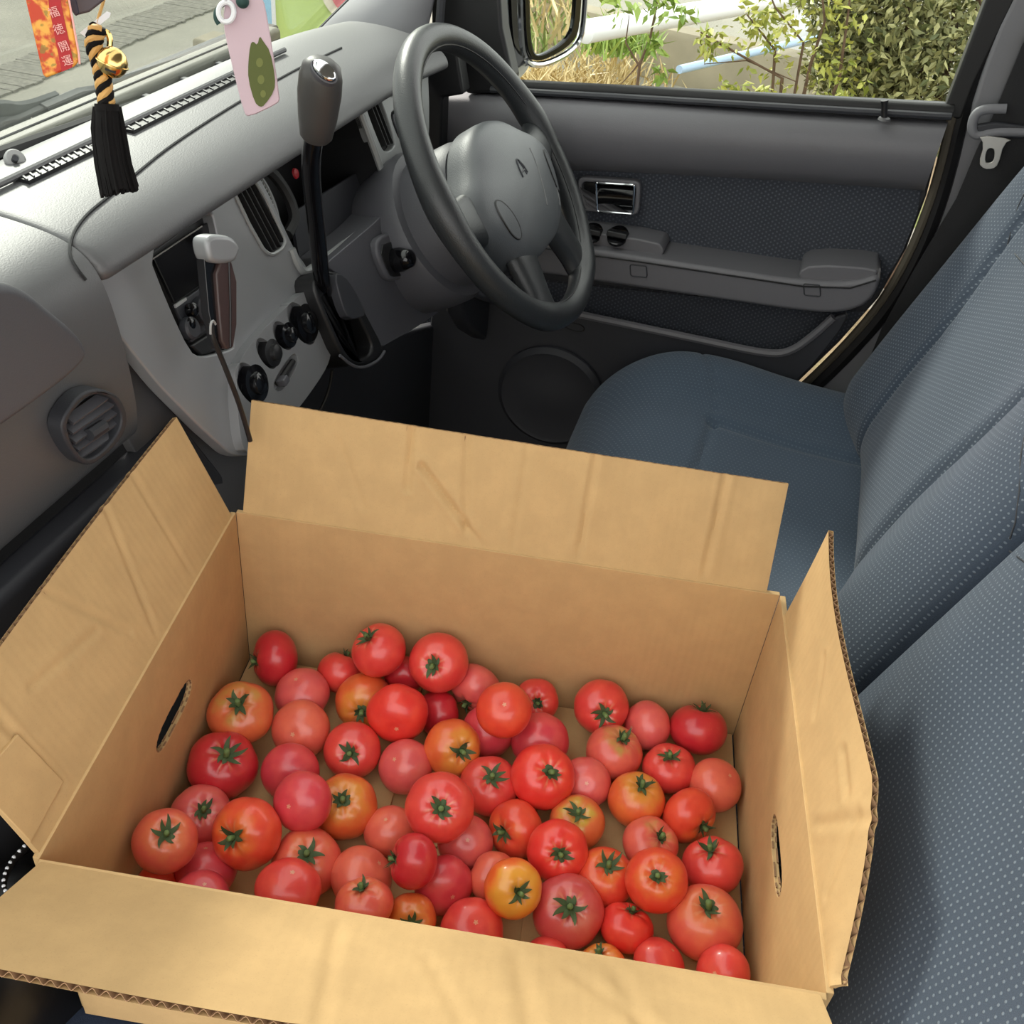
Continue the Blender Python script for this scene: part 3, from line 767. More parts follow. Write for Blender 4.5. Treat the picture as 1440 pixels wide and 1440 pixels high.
# walls of the recess
P0 = [F(u, v, 0) for u, v in clo]; P1 = [p - FN * .09 for p in P0]
k = len(P0)
mesh('dial_recess', P0 + P1, [(i, (i + 1) % k, k + (i + 1) % k, k + i) for i in range(k)] + [tuple(range(k, 2 * k))], BLK, dash, False)
DIALM = mat('grey dial face', srgb(70, 72, 72), .5)
dc = F(338, 316, -.018)
dl = lathe('dial', [(.062, 0), (.062, .003), (.060, .0035), (.001, .0035)], dc, FN, DIALM, dash, 56)
aa = V((1, 0, 0)); ab_ = FN.cross(aa)
if ab_.z < 0: ab_ = -ab_
def dpt(ang, r, o_=.0045): return dc + aa * (math.cos(ang) * r) + ab_ * (math.sin(ang) * r) + FN * o_
tube('dial_rim', [dpt(2 * PI * i / 48, .063, .003) for i in range(48)], .0018, SILF, dl, 6, True)
for i in range(25):
    an = math.radians(-30 + i * 4.2)
    A, B = dpt(an, .0545 if i % 4 else .051), dpt(an, .0595)
    vs, fs = box_data((A + B) / 2, (B - A) / 2, (B - A).cross(FN).normalized() * .0006, FN * .0003)
    mesh('tick', vs, fs, TICK, dl, False)
for s, an in (('60', 52), ('40', 22), ('20', -8)):
    text('dial_number', s, dpt(math.radians(an), .043), V((1, 0, 0)), ab_, .011, TICK, dl)
A, B = dpt(math.radians(12), .0), dpt(math.radians(12), .036)
vs, fs = box_data((A + B) / 2 + FN * .002, (B - A) / 2, (B - A).cross(FN).normalized() * .0012, FN * .0006); mesh('needle', vs, fs, RED, dl, False)
o = lathe('warning_lamp', [(.006, 0), (.005, .002), (.001, .003)], F(415, 244, -.05), FN, RED, dash, 16)
tube('dial_hood', chaikin([F(u, v, -.012) for u, v in [(366, 228), (392, 252), (410, 285), (415, 310), (404, 330)]], 2, False), .006, BLKM, dash, 8)
plate('dial_lower_panel', [F(u, v, -.035) for u, v in [(410, 300), (520, 232), (545, 284), (424, 378)]], FN, .004, PLDD, dash)
# lower silver frame of the dial hood
tube('hood_frame', chaikin([F(u, v, .002) for u, v in [(410, 350), (420, 376), (428, 384), (440, 376), (478, 348), (530, 308), (545, 290), (547, 272), (541, 252), (518, 188), (503, 148)]], 2, False), .0042, SILF, dash, 8)
plate('hood_sill', [F(u, v, .004) for u, v in [(455, 362), (480, 342), (524, 308), (527, 313), (480, 352), (456, 372)]], FN, .006, SILF, dash, .001)

# right hand switch and vent panel
rp = [(503, 146), (530, 110), (562, 84), (598, 62), (604, 120), (604, 200), (598, 245), (578, 262), (548, 290), (546, 276), (541, 250), (520, 190)]
rv1 = [(510, 138), (520, 128), (530, 126), (536, 140), (557, 200), (552, 210), (542, 214), (535, 205)]
rv2 = [(540, 118), (556, 106), (562, 128), (546, 138)]
rv3 = [(548, 160), (556, 154), (563, 162), (574, 190), (566, 198), (560, 194)]
rv4 = [(546, 230), (561, 214), (574, 240), (555, 254)]
rv5 = [(568, 212), (576, 206), (590, 234), (582, 240)]
o = plate('switch_panel', outline(rp, .0, 1), FN, .012, SILF, dash, .003, [outline(rv1, 0, 2), outline(rv2, 0, 1), outline(rv3, 0, 2), outline(rv4, 0, 1), outline(rv5, 0, 1)])
plate('switch_panel_back', outline(rp, -.02, 1), FN, .003, BLK, dash)
e = vert_vent(rv1, 4); vslats(e, (511, 138), (529, 128), (538, 206), (556, 200), 4)
e = vert_vent(rv2, 2, 'air_vent'); vslats(e, (541, 117), (556, 107), (547, 137), (561, 128), 3, SILF)
bevel(plate('switch_button', outline([(551, 162), (557, 158), (562, 165), (571, 190), (566, 194), (561, 190)], .002, 2), FN, .012, PLDD, dash), .001)
bevel(plate('switch_button', outline([(570, 214), (576, 210), (587, 233), (582, 237)], .002, 1), FN, .012, PLDD, dash), .001)
lathe('panel_groove', [(.0002, 0), (.0002, .0001)], F(550, 152, .001), FN, BLK, dash, 6)

# lower column panel with the ignition barrel
lp = [(456, 372), (480, 352), (526, 314), (549, 290), (572, 264), (576, 292), (588, 330), (612, 368), (640, 400), (630, 430), (590, 458), (556, 478), (530, 492), (515, 440), (492, 396), (470, 382)]
plate('column_panel', outline(lp, .016, 2), FN, .05, PLD, dash, .014, seg=5)
ig = [(533, 346), (556, 338), (580, 372), (582, 384), (556, 390), (548, 386)]
io = plate('ignition_surround', outline([(526, 340), (545, 326), (566, 326), (590, 362), (592, 384), (556, 396), (544, 390)], .026, 2), FN, .012, PLD, dash, .006)
plate('ignition_recess', outline(ig, .0275, 1), FN, .004, BLK, io, .001)
ic = F(556, 366, .028)
lathe('ignition_knob', [(.014, 0), (.014, .010), (.012, .016), (.010, .024), (.006, .027)], ic, (FN + V((-.3, 0, .1))).normalized(), GLOSS, io, 24)
# knee panel lower, dark
plate('knee_panel', [at(u, v, y=.50) for u, v in [(330, 640), (400, 590), (470, 500), (560, 470), (720, 430), (860, 520), (800, 780), (400, 780)]], V((0, -1, 0)), .02, PLDD, dash, .006)
tube('knee_edge', chaikin([at(u, v, y=.40) for u, v in [(655, 402), (668, 412), (690, 420), (715, 428)]], 2, False), .007, PLD, dash, 10)
plate('knee_cover', [at(u, v, y=.41) for u, v in ch2([(650, 402), (670, 412), (715, 428), (790, 470), (780, 500), (700, 490), (655, 460)], 1)], V((0, -1, 0)), .03, PLDD, dash, .008)
plate('dash_end_cap', [at(u, v, x=1.375) for u, v in [(590, 50), (640, 56), (648, 108), (652, 133), (622, 138), (618, 260), (590, 270)]], V((-1, 0, 0)), .03, BLK, dash, .004)

# steering column shroud and steering wheel
TW = math.radians(37.3); WN = V((0, -math.cos(TW), math.sin(TW))); WU = V((0, math.sin(TW), math.cos(TW))); WX = V((1, 0, 0))
WC = V((1.145, .329, .770))
def wl(x, y, o_=0): return WC + WX * x + WU * y + WN * o_
vs, fs = lathe_data([(.070, -.165), (.082, -.155), (.086, -.10), (.082, -.045), (.076, -.036), (.060, -.033)], WC - WU * .012, WN, 40, 1.0, .95)
mesh('column_shroud', vs, fs, PLD, dash)
vs, fs = lathe_data([(.094, -.165), (.100, -.130), (.101, -.108), (.097, -.098), (.086, -.096)], WC - WU * .012, WN, 40, 1.0, .95)
mesh('column_collar', vs, fs, PLD, dash)
tube('column_stalk', [WC - WN * .10 + WX * .07, WC - WN * .09 + WX * .13 + WU * .01, WC - WN * .085 + WX * .20 + WU * .02], [.006, .006, .008], BLK, dash, 8)

whl = empty('steering_wheel', WC - WN * .06, 'dark leather steering wheel with grey airbag pad and four spokes', 'steering wheel')
R0 = .1705
ring = []
N_ = 96
vs, fs = [], []
for i in range(N_):
    a = 2 * PI * i / N_
    # thicker grip at the thumb rests
    th = .0148 + .0022 * (math.exp(-((math.degrees(a) - 8) / 12) ** 2) + math.exp(-((math.degrees(a) - 172) / 12) ** 2) + math.exp(-((math.degrees(a) - 298) / 10) ** 2) + math.exp(-((math.degrees(a) - 242) / 10) ** 2))
    rad = WX * math.cos(a) + WU * math.sin(a)
    for k in range(18):
        t = 2 * PI * k / 18
        vs.append(WC + rad * (R0 + th * math.cos(t)) + WN * (th * 1.06 * math.sin(t)))
for i in range(N_):
    for k in range(18): fs.append((i * 18 + k, i * 18 + (k + 1) % 18, ((i + 1) % N_) * 18 + (k + 1) % 18, ((i + 1) % N_) * 18 + k))
rim = mesh('rim', vs, fs, LEATH, whl)
tube('rim_seam', [wl((R0 - .013) * math.cos(a), (R0 - .013) * math.sin(a), .008) for a in [2 * PI * i / 72 for i in range(72)]], .0009, BLK, rim, 6, True)
# pad: domed cushion over the hub
half = [(0, .068), (.035, .064), (.062, .052), (.088, .034), (.120, .016), (.134, -.004), (.130, -.030), (.108, -.052), (.088, -.076), (.062, -.088), (.034, -.095), (0, -.096)]
pout = ch2(half + [(-x, y) for x, y in half[::-1][1:-1]], 2)
k = len(pout); vs, fs = [], []
cy = -.015
lev = [(1.0, -.022), (1.0, -.006), (.985, .004), (.94, .012), (.86, .018), (.70, .023), (.45, .027), (.2, .029)]
for s, h in lev:
    for (x, y) in pout: vs.append(wl(x * s, cy + (y - cy) * s, h))
for i in range(len(lev) - 1):
    for j in range(k): fs.append((i * k + j, i * k + (j + 1) % k, (i + 1) * k + (j + 1) % k, (i + 1) * k + j))
fs.append(tuple(range(k))); fs.append(tuple((len(lev) - 1) * k + j for j in range(k)))
vs_pad, fs_pad = vs[:], fs[:]
pad = mesh('airbag_pad', vs, fs, PADM, whl, True, 50)
# four spokes
def spoke(x0, y0, x1, y1, w0, w1):
    A, B = V((x0, y0)), V((x1, y1)); d = (B - A).normalized(); s = V((-d.y, d.x))
    vs, fs = [], []
    for i in range(7):
        t = i / 6; p = A.lerp(B, t); ww = w0 + (w1 - w0) * t + .010 * max(0, t - .7) / .3
        dep = .004 - .004 * t
        for (q, h) in [(-1, -.012), (-.9, .002), (-.5, .009), (.5, .009), (.9, .002), (1, -.012), (.6, -.016), (-.6, -.016)]:
            r = p + s * (q * ww); vs.append(wl(r.x, r.y, h + dep))
    for i in range(6):
        for j in range(8): fs.append((i * 8 + j, i * 8 + (j + 1) % 8, (i + 1) * 8 + (j + 1) % 8, (i + 1) * 8 + j))
    fs.append(tuple(range(8))); fs.append(tuple(48 + j for j in range(8)))
    o = mesh('spoke', vs, fs, LEATH, whl, True, 60); o.modifiers.new('s', 'SUBSURF').levels = 2; return o
for sg in (1, -1):
    spoke(sg * .090, -.014, sg * .170, .002, .036, .024)
    spoke(sg * .060, -.070, sg * .080, -.152, .034, .022)
from mathutils.bvhtree import BVHTree
bvh = BVHTree.FromPolygons(vs_pad, fs_pad)
def pad_at(x, y, lift):
    r = bvh.ray_cast(wl(x, y, .2), -WN)
    return r[0] + WN * lift if r[0] else wl(x, y, .01)
# horn buttons
for sg in (1, -1):
    pts = [pad_at(sg * .088 + .011 * math.cos(t) + sg * .006 * math.sin(t), -.030 + .025 * math.sin(t), .0012) for t in [2 * PI * i / 28 for i in range(28)]]
    rot = []
    for p in pts:
        rot.append(p)
    hbn = plate('horn_button', rot, WN, .012, PADM, pad, .001)
    tube('button_gap', [p - WN * .001 for p in rot], .0013, BLK, hbn, 6, True)
# emblem: raised arched letter mark
em = [(-.011, -.009), (-.009, -.001), (-.004, .008), (0, .011), (.003, .008), (.006, 0), (.007, -.009)]
tube('emblem', [pad_at(x - .004, y + .002, .0003) for x, y in ch2(em, 2, False)], .0011, PLDD, pad, 6)
tube('emblem', [pad_at(x - .004, y + .002, .0003) for x, y in [(-.010, -.004), (.003, -.004)]], .0011, PLDD, pad, 6)
tube('emblem', [pad_at(x - .004, y + .002, .0003) for x, y in [(.002, .006), (.003, -.010)]], .0009, PLDD, pad, 6)
tube('pad_line', [pad_at(.052 - .04 * t, .010 - .062 * t, .0002) for t in (0, .25, .5, .75, 1)], .0009, PLA, pad, 6)
tube('pad_line', [pad_at(.078 - .016 * t, -.046 - .022 * t, .0002) for t in (0, .5, 1)], .0009, PLA, pad, 6)

# gear lever in its slot
gs = empty('gear_lever', F(490, 470, .02), 'dash mounted gear lever with dark grip and chrome topped knob', 'gear lever')
slot = ch2([(438, 398), (452, 380), (478, 382), (494, 396), (516, 442), (543, 492), (534, 508), (508, 516), (482, 504), (464, 462)], 2)
sl_in = ch2([(446, 402), (456, 390), (474, 390), (487, 402), (506, 446), (526, 486), (520, 500), (504, 506), (488, 496), (470, 458)], 2)
sg_ = plate('slot_surround', [F(u, v, .024) for u, v in slot], FN, .05, BLK, gs, .004, [[F(u, v, .024) for u, v in sl_in]])
plate('slot_bottom', [F(u, v, -.02) for u, v in sl_in], FN, .004, BLK, gs)
tube('slot_edge', chaikin([F(u, v, .027) for u, v in [(478, 500), (494, 514), (510, 518), (532, 508), (541, 494)]], 2, False), .0018, PLD, gs, 8)
bt = plate('gate_cover', [F(u, v, .034) for u, v in ch2([(470, 384), (484, 386), (498, 404), (514, 438), (512, 446), (492, 450), (482, 430)], 1)], FN, .03, PLDD, gs, .006)
la = [F(462, 430, .0), F(452, 394, .03), at(446, 330, x=.862), at(438, 258, x=.832), at(437, 225, x=.820), at(441, 192, x=.810), at(446, 150, x=.80)]
tube('lever_rod', chaikin(la, 2, False), .0085, GLOSS, gs, 12)
k0_, k1_ = at(444, 196, x=.805), at(453, 84, x=.795)
kd_ = (k1_ - k0_); kl = kd_.length
vs, fs = lathe_data([(.010, 0), (.0125, .05 * kl), (.0150, .3 * kl), (.0165, .6 * kl), (.0160, .8 * kl), (.0140, .93 * kl), (.009, .99 * kl), (.002, 1.0 * kl)], k0_, kd_, 32, 1.0, 1.12)
kb_ = mesh('knob', vs, fs, mat('dark grip rubber', srgb(58, 56, 55), .45, grain=.1), gs)
cn = (kd_.normalized() + V((-.75, -.75, .1)) * .75).normalized()
cc = at(456, 99, x=.785)
vs, fs = lathe_data([(.0088, -.004), (.0088, .001), (.0078, .0022), (.004, .003)], cc, cn, 28, .75, 1.2)
mesh('chrome_button', vs, fs, CHROME, kb_)
vs, fs = lathe_data([(.0100, -.006), (.0104, -.001), (.0094, 0), (.0088, -.001)], cc, cn, 28, .78, 1.2)
mesh('button_ring', vs, fs, PLD, kb_)

# slab device clipped before the radio, with a cable
dv = empty('clip_device', at(322, 430, y=.44), 'brown black slab device with rounded silver clip on top before the radio', 'device')
BRN = mat('brown black plastic', srgb(62, 46, 44), .35)
dn = V((-.25, -1, .25)).normalized()
dp = (at(318, 430, y=.435), dn)
def D(pts, off_=0): return [at(u, v, pl=(dp[0] + dn * off_, dn)) for u, v in pts]
plate('body', D(ch2([(303, 368), (334, 366), (334, 487), (314, 494), (308, 440)], 1)), dn, .016, BRN, dv, .002)
plate('screen_side', D([(287, 364), (303, 366), (313, 493), (306, 492), (294, 440)], -.004), dn, .010, GLOSS, dv, .001)
plate('silver_clip', D(ch2([(290, 338), (298, 330), (316, 330), (330, 334), (340, 348), (338, 358), (332, 370), (302, 372), (294, 362)], 2), .004), dn, .020, SIL, dv, .006)
tube('body_seam', D([(322, 368), (324, 430), (324, 488)], .0005), .0008, BLK, dv, 6)
tube('cable', chaikin([at(297, 455, y=.425), at(299, 475, y=.423), at(310, 500, y=.42), at(322, 530, y=.415), at(338, 572, y=.41), at(352, 620, y=.405)], 2, False), .0022, BLK, dv, 8)
tube('cable_hook', chaikin([at(296, 470, y=.423), at(296, 455, y=.423), at(300, 450, y=.423), at(303, 456, y=.423)], 2, False), .0010, LGREY, dv, 6)
tube('hanging_wire', chaikin([F(467, 520, .0), F(464, 545, -.01), F(452, 575, -.02), F(440, 590, -.02)], 2, False), .0018, BLKM, dash, 6)

# cowl and wipers outside the windscreen
o = box('trim_7', (-.3, .664, .835), (1.24, .690, .842), BLK, None, .002); tag(o, 'black cowl trough below the windscreen', kind='structure')
for i in range(9):
    x = .52 + i * .075
    q = box('trough_clip', (x, .668, .842), (x + .010, .684, .847), PLDD, None, .002)
    q.parent = o; q.location = q.location - world_loc(o)
q = box('trough_rib', (-.3, .674, .842), (1.2, .677, .846), PLDD, None, .002); q.parent = o; q.location = q.location - world_loc(o)
o = box('trim_8', (-.3, .690, .82), (1.3, .722, .851), COWL, None, .006); tag(o, 'pale weathered cowl edge outside the windscreen', kind='structure')
tube('cowl_line', [V((-.3, .704, .851)), V((1.28, .704, .851))], .0015, PLDD, o, 6)
nz = empty('washer_nozzle', at(20, 226, z=.862), 'small round grey fastener at the end of the cowl trough', 'fastener')
lathe('head', [(.0085, 0), (.0085, .004), (.007, .006), (.003, .006), (.002, .004)], at(20, 226, z=.866), V((-.3, -.6, .6)).normalized(), LGREY, nz, 24)
lathe('stud', [(.0026, 0), (.0026, .005)], at(20, 226, z=.868), V((-.3, -.6, .6)).normalized(), PLDD, nz, 12)
WIPM = mat('weathered wiper', srgb(96, 98, 96), .6, var=.2, vscale=30)
def wiper(label, px, y, rad):
    e = empty('wiper', at(*px[0], y=y), label, 'wiper')
    P = chaikin([at(u, v, y=y) for u, v in px], 2, False)
    tube('blade', P, rad, WIPM, e, 8, flat=.6)
    return e
e = wiper('grey wiper lying along the foot of the windscreen under the leaf tag', [(120, 140), (170, 122), (230, 102), (283, 84)], .745, .011)
tube('arm', [at(60, 158, y=.748), at(110, 136, y=.748), at(170, 126, y=.745)], .009, WIPM, e, 8)
e = wiper('grey wiper arm at the windscreen corner behind the tassel', [(-60, 168), (0, 152), (30, 158), (80, 140)], .755, .009)
tube('arm', [at(-40, 186, y=.752), at(20, 176, y=.752), at(60, 158, y=.752), at(95, 150, y=.752)], .010, WIPM, e, 8)
tube('linkage', [at(15, 186, y=.748), at(40, 170, y=.748), at(80, 165, y=.748), at(110, 150, y=.748)], .006, STEEL, e, 8)

# ------------------------------------------------------------------ seats
def gauss(x, s): return math.exp(-(x / s) ** 2)
def smooth(a, b, x):
    t = min(1, max(0, (x - a) / (b - a))); return t * t * (3 - 2 * t)
def backrest(name, xc, hw, y0, z0, z1, parent, seams, bol=.034, k=.325, R=.085, RL=.085, RR=.085):
    """closed upholstered backrest: front sheet with bolsters and stitched grooves, rolled edges"""
    ns, nz = 110, 90
    cols = [(-1 + 2 * i / ns, 0) for i in range(ns + 1)] + [(1 - .0, 1), (.5, 2), (-.5, 2), (-1, 1)]
    vs, uv = [], []
    for j in range(nz + 1):
        t = j / nz; z = z0 + (z1 - z0) * t
        ez = 0
        if t < .16: ez = 1 - t / .16
        if t > .86: ez = (t - .86) / .14
        rz = R * (1 - math.sqrt(max(0, 1 - ez * ez)))
        narrow = 1 - .10 * smooth(.55, 1, t) - .05 * (ez ** 3)
        for (s, side) in cols:
            a = abs(s); x = xc + s * hw * narrow
            base = y0 - k * (z - .45)
            if side == 0:
                Rs = RR if s > 0 else RL; s0 = .72 if Rs > .05 else .88
                e = max(0, (a - s0) / (1 - s0))
                edge = Rs * (1 - math.sqrt(max(0, 1 - e * e)))
                bump = bol * gauss(a - .74, .24) * (1 - .25 * t) + .012 * gauss(z - .60, .10) * gauss(s, .5)
                y = base + bump - max(edge, rz) - .3 * min(edge, rz)
                for (sx, dep, wd) in seams:
                    xx = sx(z) if callable(sx) else sx
                    if xx is not None: y -= dep * gauss(x - xx, wd)
            elif side == 1: y = base - R - .02
            else: y = base - R - .05
            vs.append(V((x, y, z)))
            uv.append((x + (0 if side == 0 else .3), z * 1.06))
    m = len(cols); fs = []
    for j in range(nz):
        for i in range(m): fs.append((j * m + i, j * m + (i + 1) % m, (j + 1) * m + (i + 1) % m, (j + 1) * m + i))
    fs.append(tuple(range(m))); fs.append(tuple(nz * m + i for i in range(m)))
    return mesh(name, vs, fs, SEATF, parent, True, 70, uv), (lambda x, z: None)
def cushion(name, xc, hw, y0, y1, zt, parent, seams, side_b=.03, th=.14, m_=None):
    nx, ny = 100, 80; vs, uv = [], []
    for j in range(ny + 1):
        t = j / ny; y = y0 + (y1 - y0) * t
        fr = max(0, (t - .70) / .30); hwy = hw * (1 - .30 * (1 - math.sqrt(max(0, 1 - fr ** 2.6))))
        for i in range(nx + 1):
            s = -1 + 2 * i / nx; a = abs(s); x = xc + s * hwy
            e = max(0, (a - .80) / .20); ef = max(0, (t - .72) / .28)
            drop = .085 * (1 - math.sqrt(max(0, 1 - e * e))) + .10 * (1 - math.sqrt(max(0, 1 - ef * ef)))
            z = zt + side_b * gauss(a - .76, .22) * (1 - .5 * smooth(.5, 1, t)) + .016 * gauss(t - .68, .22) - drop
            for fn in seams: z -= fn(x, y)
            vs.append(V((x, y, z))); uv.append((x, y - .6 * drop))
    n1 = len(vs); m = nx + 1; fs = []
    for j in range(ny):
        for i in range(nx): fs.append((j * m + i, j * m + i + 1, (j + 1) * m + i + 1, (j + 1) * m + i))
    # skirt down to the base
    ringi = [i for i in range(m)] + [j * m + nx for j in range(1, ny + 1)] + [ny * m + i for i in range(nx - 1, -1, -1)] + [j * m for j in range(ny - 1, 0, -1)]
    for q in ringi:
        p = vs[q]; vs.append(V((xc + (p.x - xc) * .97, (y0 + y1) / 2 + (p.y - (y0 + y1) / 2) * .95, zt - th))); uv.append((p.x, p.y - .3))
    k = len(ringi)
    for i in range(k): fs.append((ringi[i], ringi[(i + 1) % k], n1 + (i + 1) % k, n1 + i))
    fs.append(tuple(n1 + i for i in range(k)))
    return mesh(name, vs, fs, m_ or CUSHF, parent, True, 70, uv)

ds = empty('driver_seat', V((1.09, 0, 0)), 'blue grey cloth driver seat with dotted weave and side bolsters', 'seat')
def lin(x, s, dep, wd): return lambda xx, yy: dep * gauss(xx - x - s * yy, wd)
def seam_outer(z): return 1.235 + .03 * smooth(.62, .80, z)
def seam_inner(z): return .945 - .03 * smooth(.6, .8, z)
back_d, _ = backrest('backrest', 1.085, .345, -.150, .43, 1.04, ds, [(seam_outer, .010, .007), (seam_inner, .014, .014)], RL=.030)
cu1 = at(1005, 585, z=.475); cu2 = at(1240, 636, z=.475)
def seam_c(xx, yy):
    if yy > cu1.y + .01: return 0
    t = (yy - cu1.y) / (cu2.y - cu1.y); return .007 * gauss(xx - (cu1.x + (cu2.x - cu1.x) * t), .007)
cf = cu1.y
def seam_f(xx, yy): return .007 * gauss(yy - cf + .03 * (xx - cu1.x), .006) * smooth(cu1.x + .01, cu1.x - .01, xx)
cx2 = at(962, 500, z=.46)
def seam_s(xx, yy):
    if yy < cu1.y - .005: return 0
    t = (yy - cu1.y) / (.06); return .006 * gauss(xx - (cu1.x + (cx2.x - cu1.x) * max(0, min(1.2, t)) ** .6), .006)
cush_d = cushion('seat_cushion', 1.10, .325, -.26, .225, .452, ds, [seam_c, seam_f, seam_s], .030, .16)
box('seat_base', (.82, -.24, .02), (1.38, .16, .30), PLDD, ds, .01)
rt = [(1168, 570), (1230, 556), (1240, 574), (1190, 586)]
plate('recliner_trim', [at(u, v, x=1.435) for u, v in rt], DN, .03, LGREY, ds, .004)

ps_ = empty('passenger_seat', V((.46, 0, 0)), 'dotted blue grey passenger seat behind and under the cardboard box', 'seat')
def seam_p(z): return .655 if z > .5 else None
back_p, _ = backrest('backrest', .44, .298, -.150, .36, 1.0, ps_, [], .022, RR=.030)
cushion('seat_cushion', .45, .29, -.30, .245, .372, ps_, [], .02, .14, SEATF)
box('seat_base', (.22, -.24, .02), (.70, .18, .235), PLDD, ps_, .01)

for px, seat_ in (([(1446, 590), (1436, 640), (1434, 690), (1428, 735), (1420, 758)], ds), ([(1420, 775), (1432, 784), (1448, 796)], ps_), ([(1446, 262), (1432, 290), (1417, 344), (1430, 360), (1448, 380)], ds)):
    P = [hit(u, v, .0002) for u, v in px]
    tube('stitched_seam', [p for p in P if p], .0008, PLDD, seat_, 6)

# ------------------------------------------------------------------ cardboard box
BY = math.radians(10.0)
C0 = V((.741, -.077, .407)); BW, BH, BL = .368, .192, .500
eL = V((-math.sin(BY), math.cos(BY), 0)); eW = V((-math.cos(BY), -math.sin(BY), 0))
def Bx(a, b, c): return C0 + eW * a + eL * b + UP * c
carton = empty('cardboard_box', Bx(BW / 2, BL / 2, 0), 'open brown cardboard box of tomatoes with raised flaps and hand holes', 'box')
T_ = .0048
def wall(name, o, along, up, out, L, H, hole=None, n_al=50, n_up=16, wob=.0):
    """double faced board; hole = (centre along, centre up, half length, half height)"""
    pts = [o, o + along * L, o + along * L + up * H, o + up * H]
    hs = []
    if hole:
        ca, cu_, ha, hu = hole
        hs = [[o + along * (ca + ha * (abs(math.cos(t)) ** .55) * (1 if math.cos(t) > 0 else -1)) + up * (cu_ + hu * math.sin(t)) for t in [2 * PI * i / 28 for i in range(28)]]]
    ob = plate(name, pts, -out, T_, CARD, carton, .0006, hs, 2)
    ul = ob.data.uv_layers.new(name='UVMap'); wlc = world_loc(ob)
    for l in ob.data.loops:
        p = ob.data.vertices[l.vertex_index].co + wlc - o; ul.data[l.index].uv = (p.dot(along), p.dot(up))
    return ob
wf = wall('box_wall', Bx(0, 0, 0), eL, UP, -eW, BL, BH)
wn = wall('box_wall', Bx(BW, 0, 0), eL, UP, eW, BL, BH)
wlft = wall('box_wall', Bx(0, BL, 0), eW, UP, eL, BW, BH, (.170, .105, .038, .0125))
wrgt = wall('box_wall', Bx(0, 0, 0), eW, UP, -eL, BW, BH, (.215, .112, .036, .0110))
# floor: two outer flaps meeting along the middle, two inner flaps below
for b0, b1 in ((.002, .186), (.318, BL - .002)):          # the two short flaps lie on top
    plate('bottom_flap', [Bx(.002, b0, .0045), Bx(BW - .002, b0, .0045), Bx(BW - .002, b1, .0045), Bx(.002, b1, .0045)], UP, .0038, CARD, carton, .0006)
for i in range(2):
    a0 = 0 if i == 0 else BW / 2 + .0008
    p = [Bx(a0, .002, .0005), Bx(a0 + BW / 2 - .0008, .002, .0005), Bx(a0 + BW / 2 - .0008, BL - .002, .0005), Bx(a0, BL - .002, .0005)]
    ob = plate('bottom_flap', p, UP, .004, CARD, carton, .0004)
# raw hole edges: torn core seen in the thickness of the board
def hole_core(o, along, up, out, ca, cu_, ha, hu, par):
    pts = [o + along * (ca + ha * (abs(math.cos(t)) ** .55) * (1 if math.cos(t) > 0 else -1)) + up * (cu_ + hu * math.sin(t)) + out * (T_ * .5) for t in [2 * PI * i / 40 for i in range(40)]]
    vs, fs = [], []
    for i, p in enumerate(pts):
        q = pts[(i + 1) % 40]; d = (q - p).normalized(); n_ = d.cross(out).normalized()
        m__ = p.lerp(q, .5) + out * (T_ * (.3 if i % 2 else -.3))
        vs2, fs2 = box_data(m__, d * (q - p).length * .5, out * T_ * .12, n_ * .0012); vs, fs = join_data((vs, fs), (vs2, fs2))
    mesh('torn_edge', vs, fs, CARDE, par, False)
hole_core(Bx(0, BL, 0), eW, UP, eL, .170, .105, .038, .0125, wlft)
hole_core(Bx(0, 0, 0), eW, UP, -eL, .215, .112, .036, .0110, wrgt)

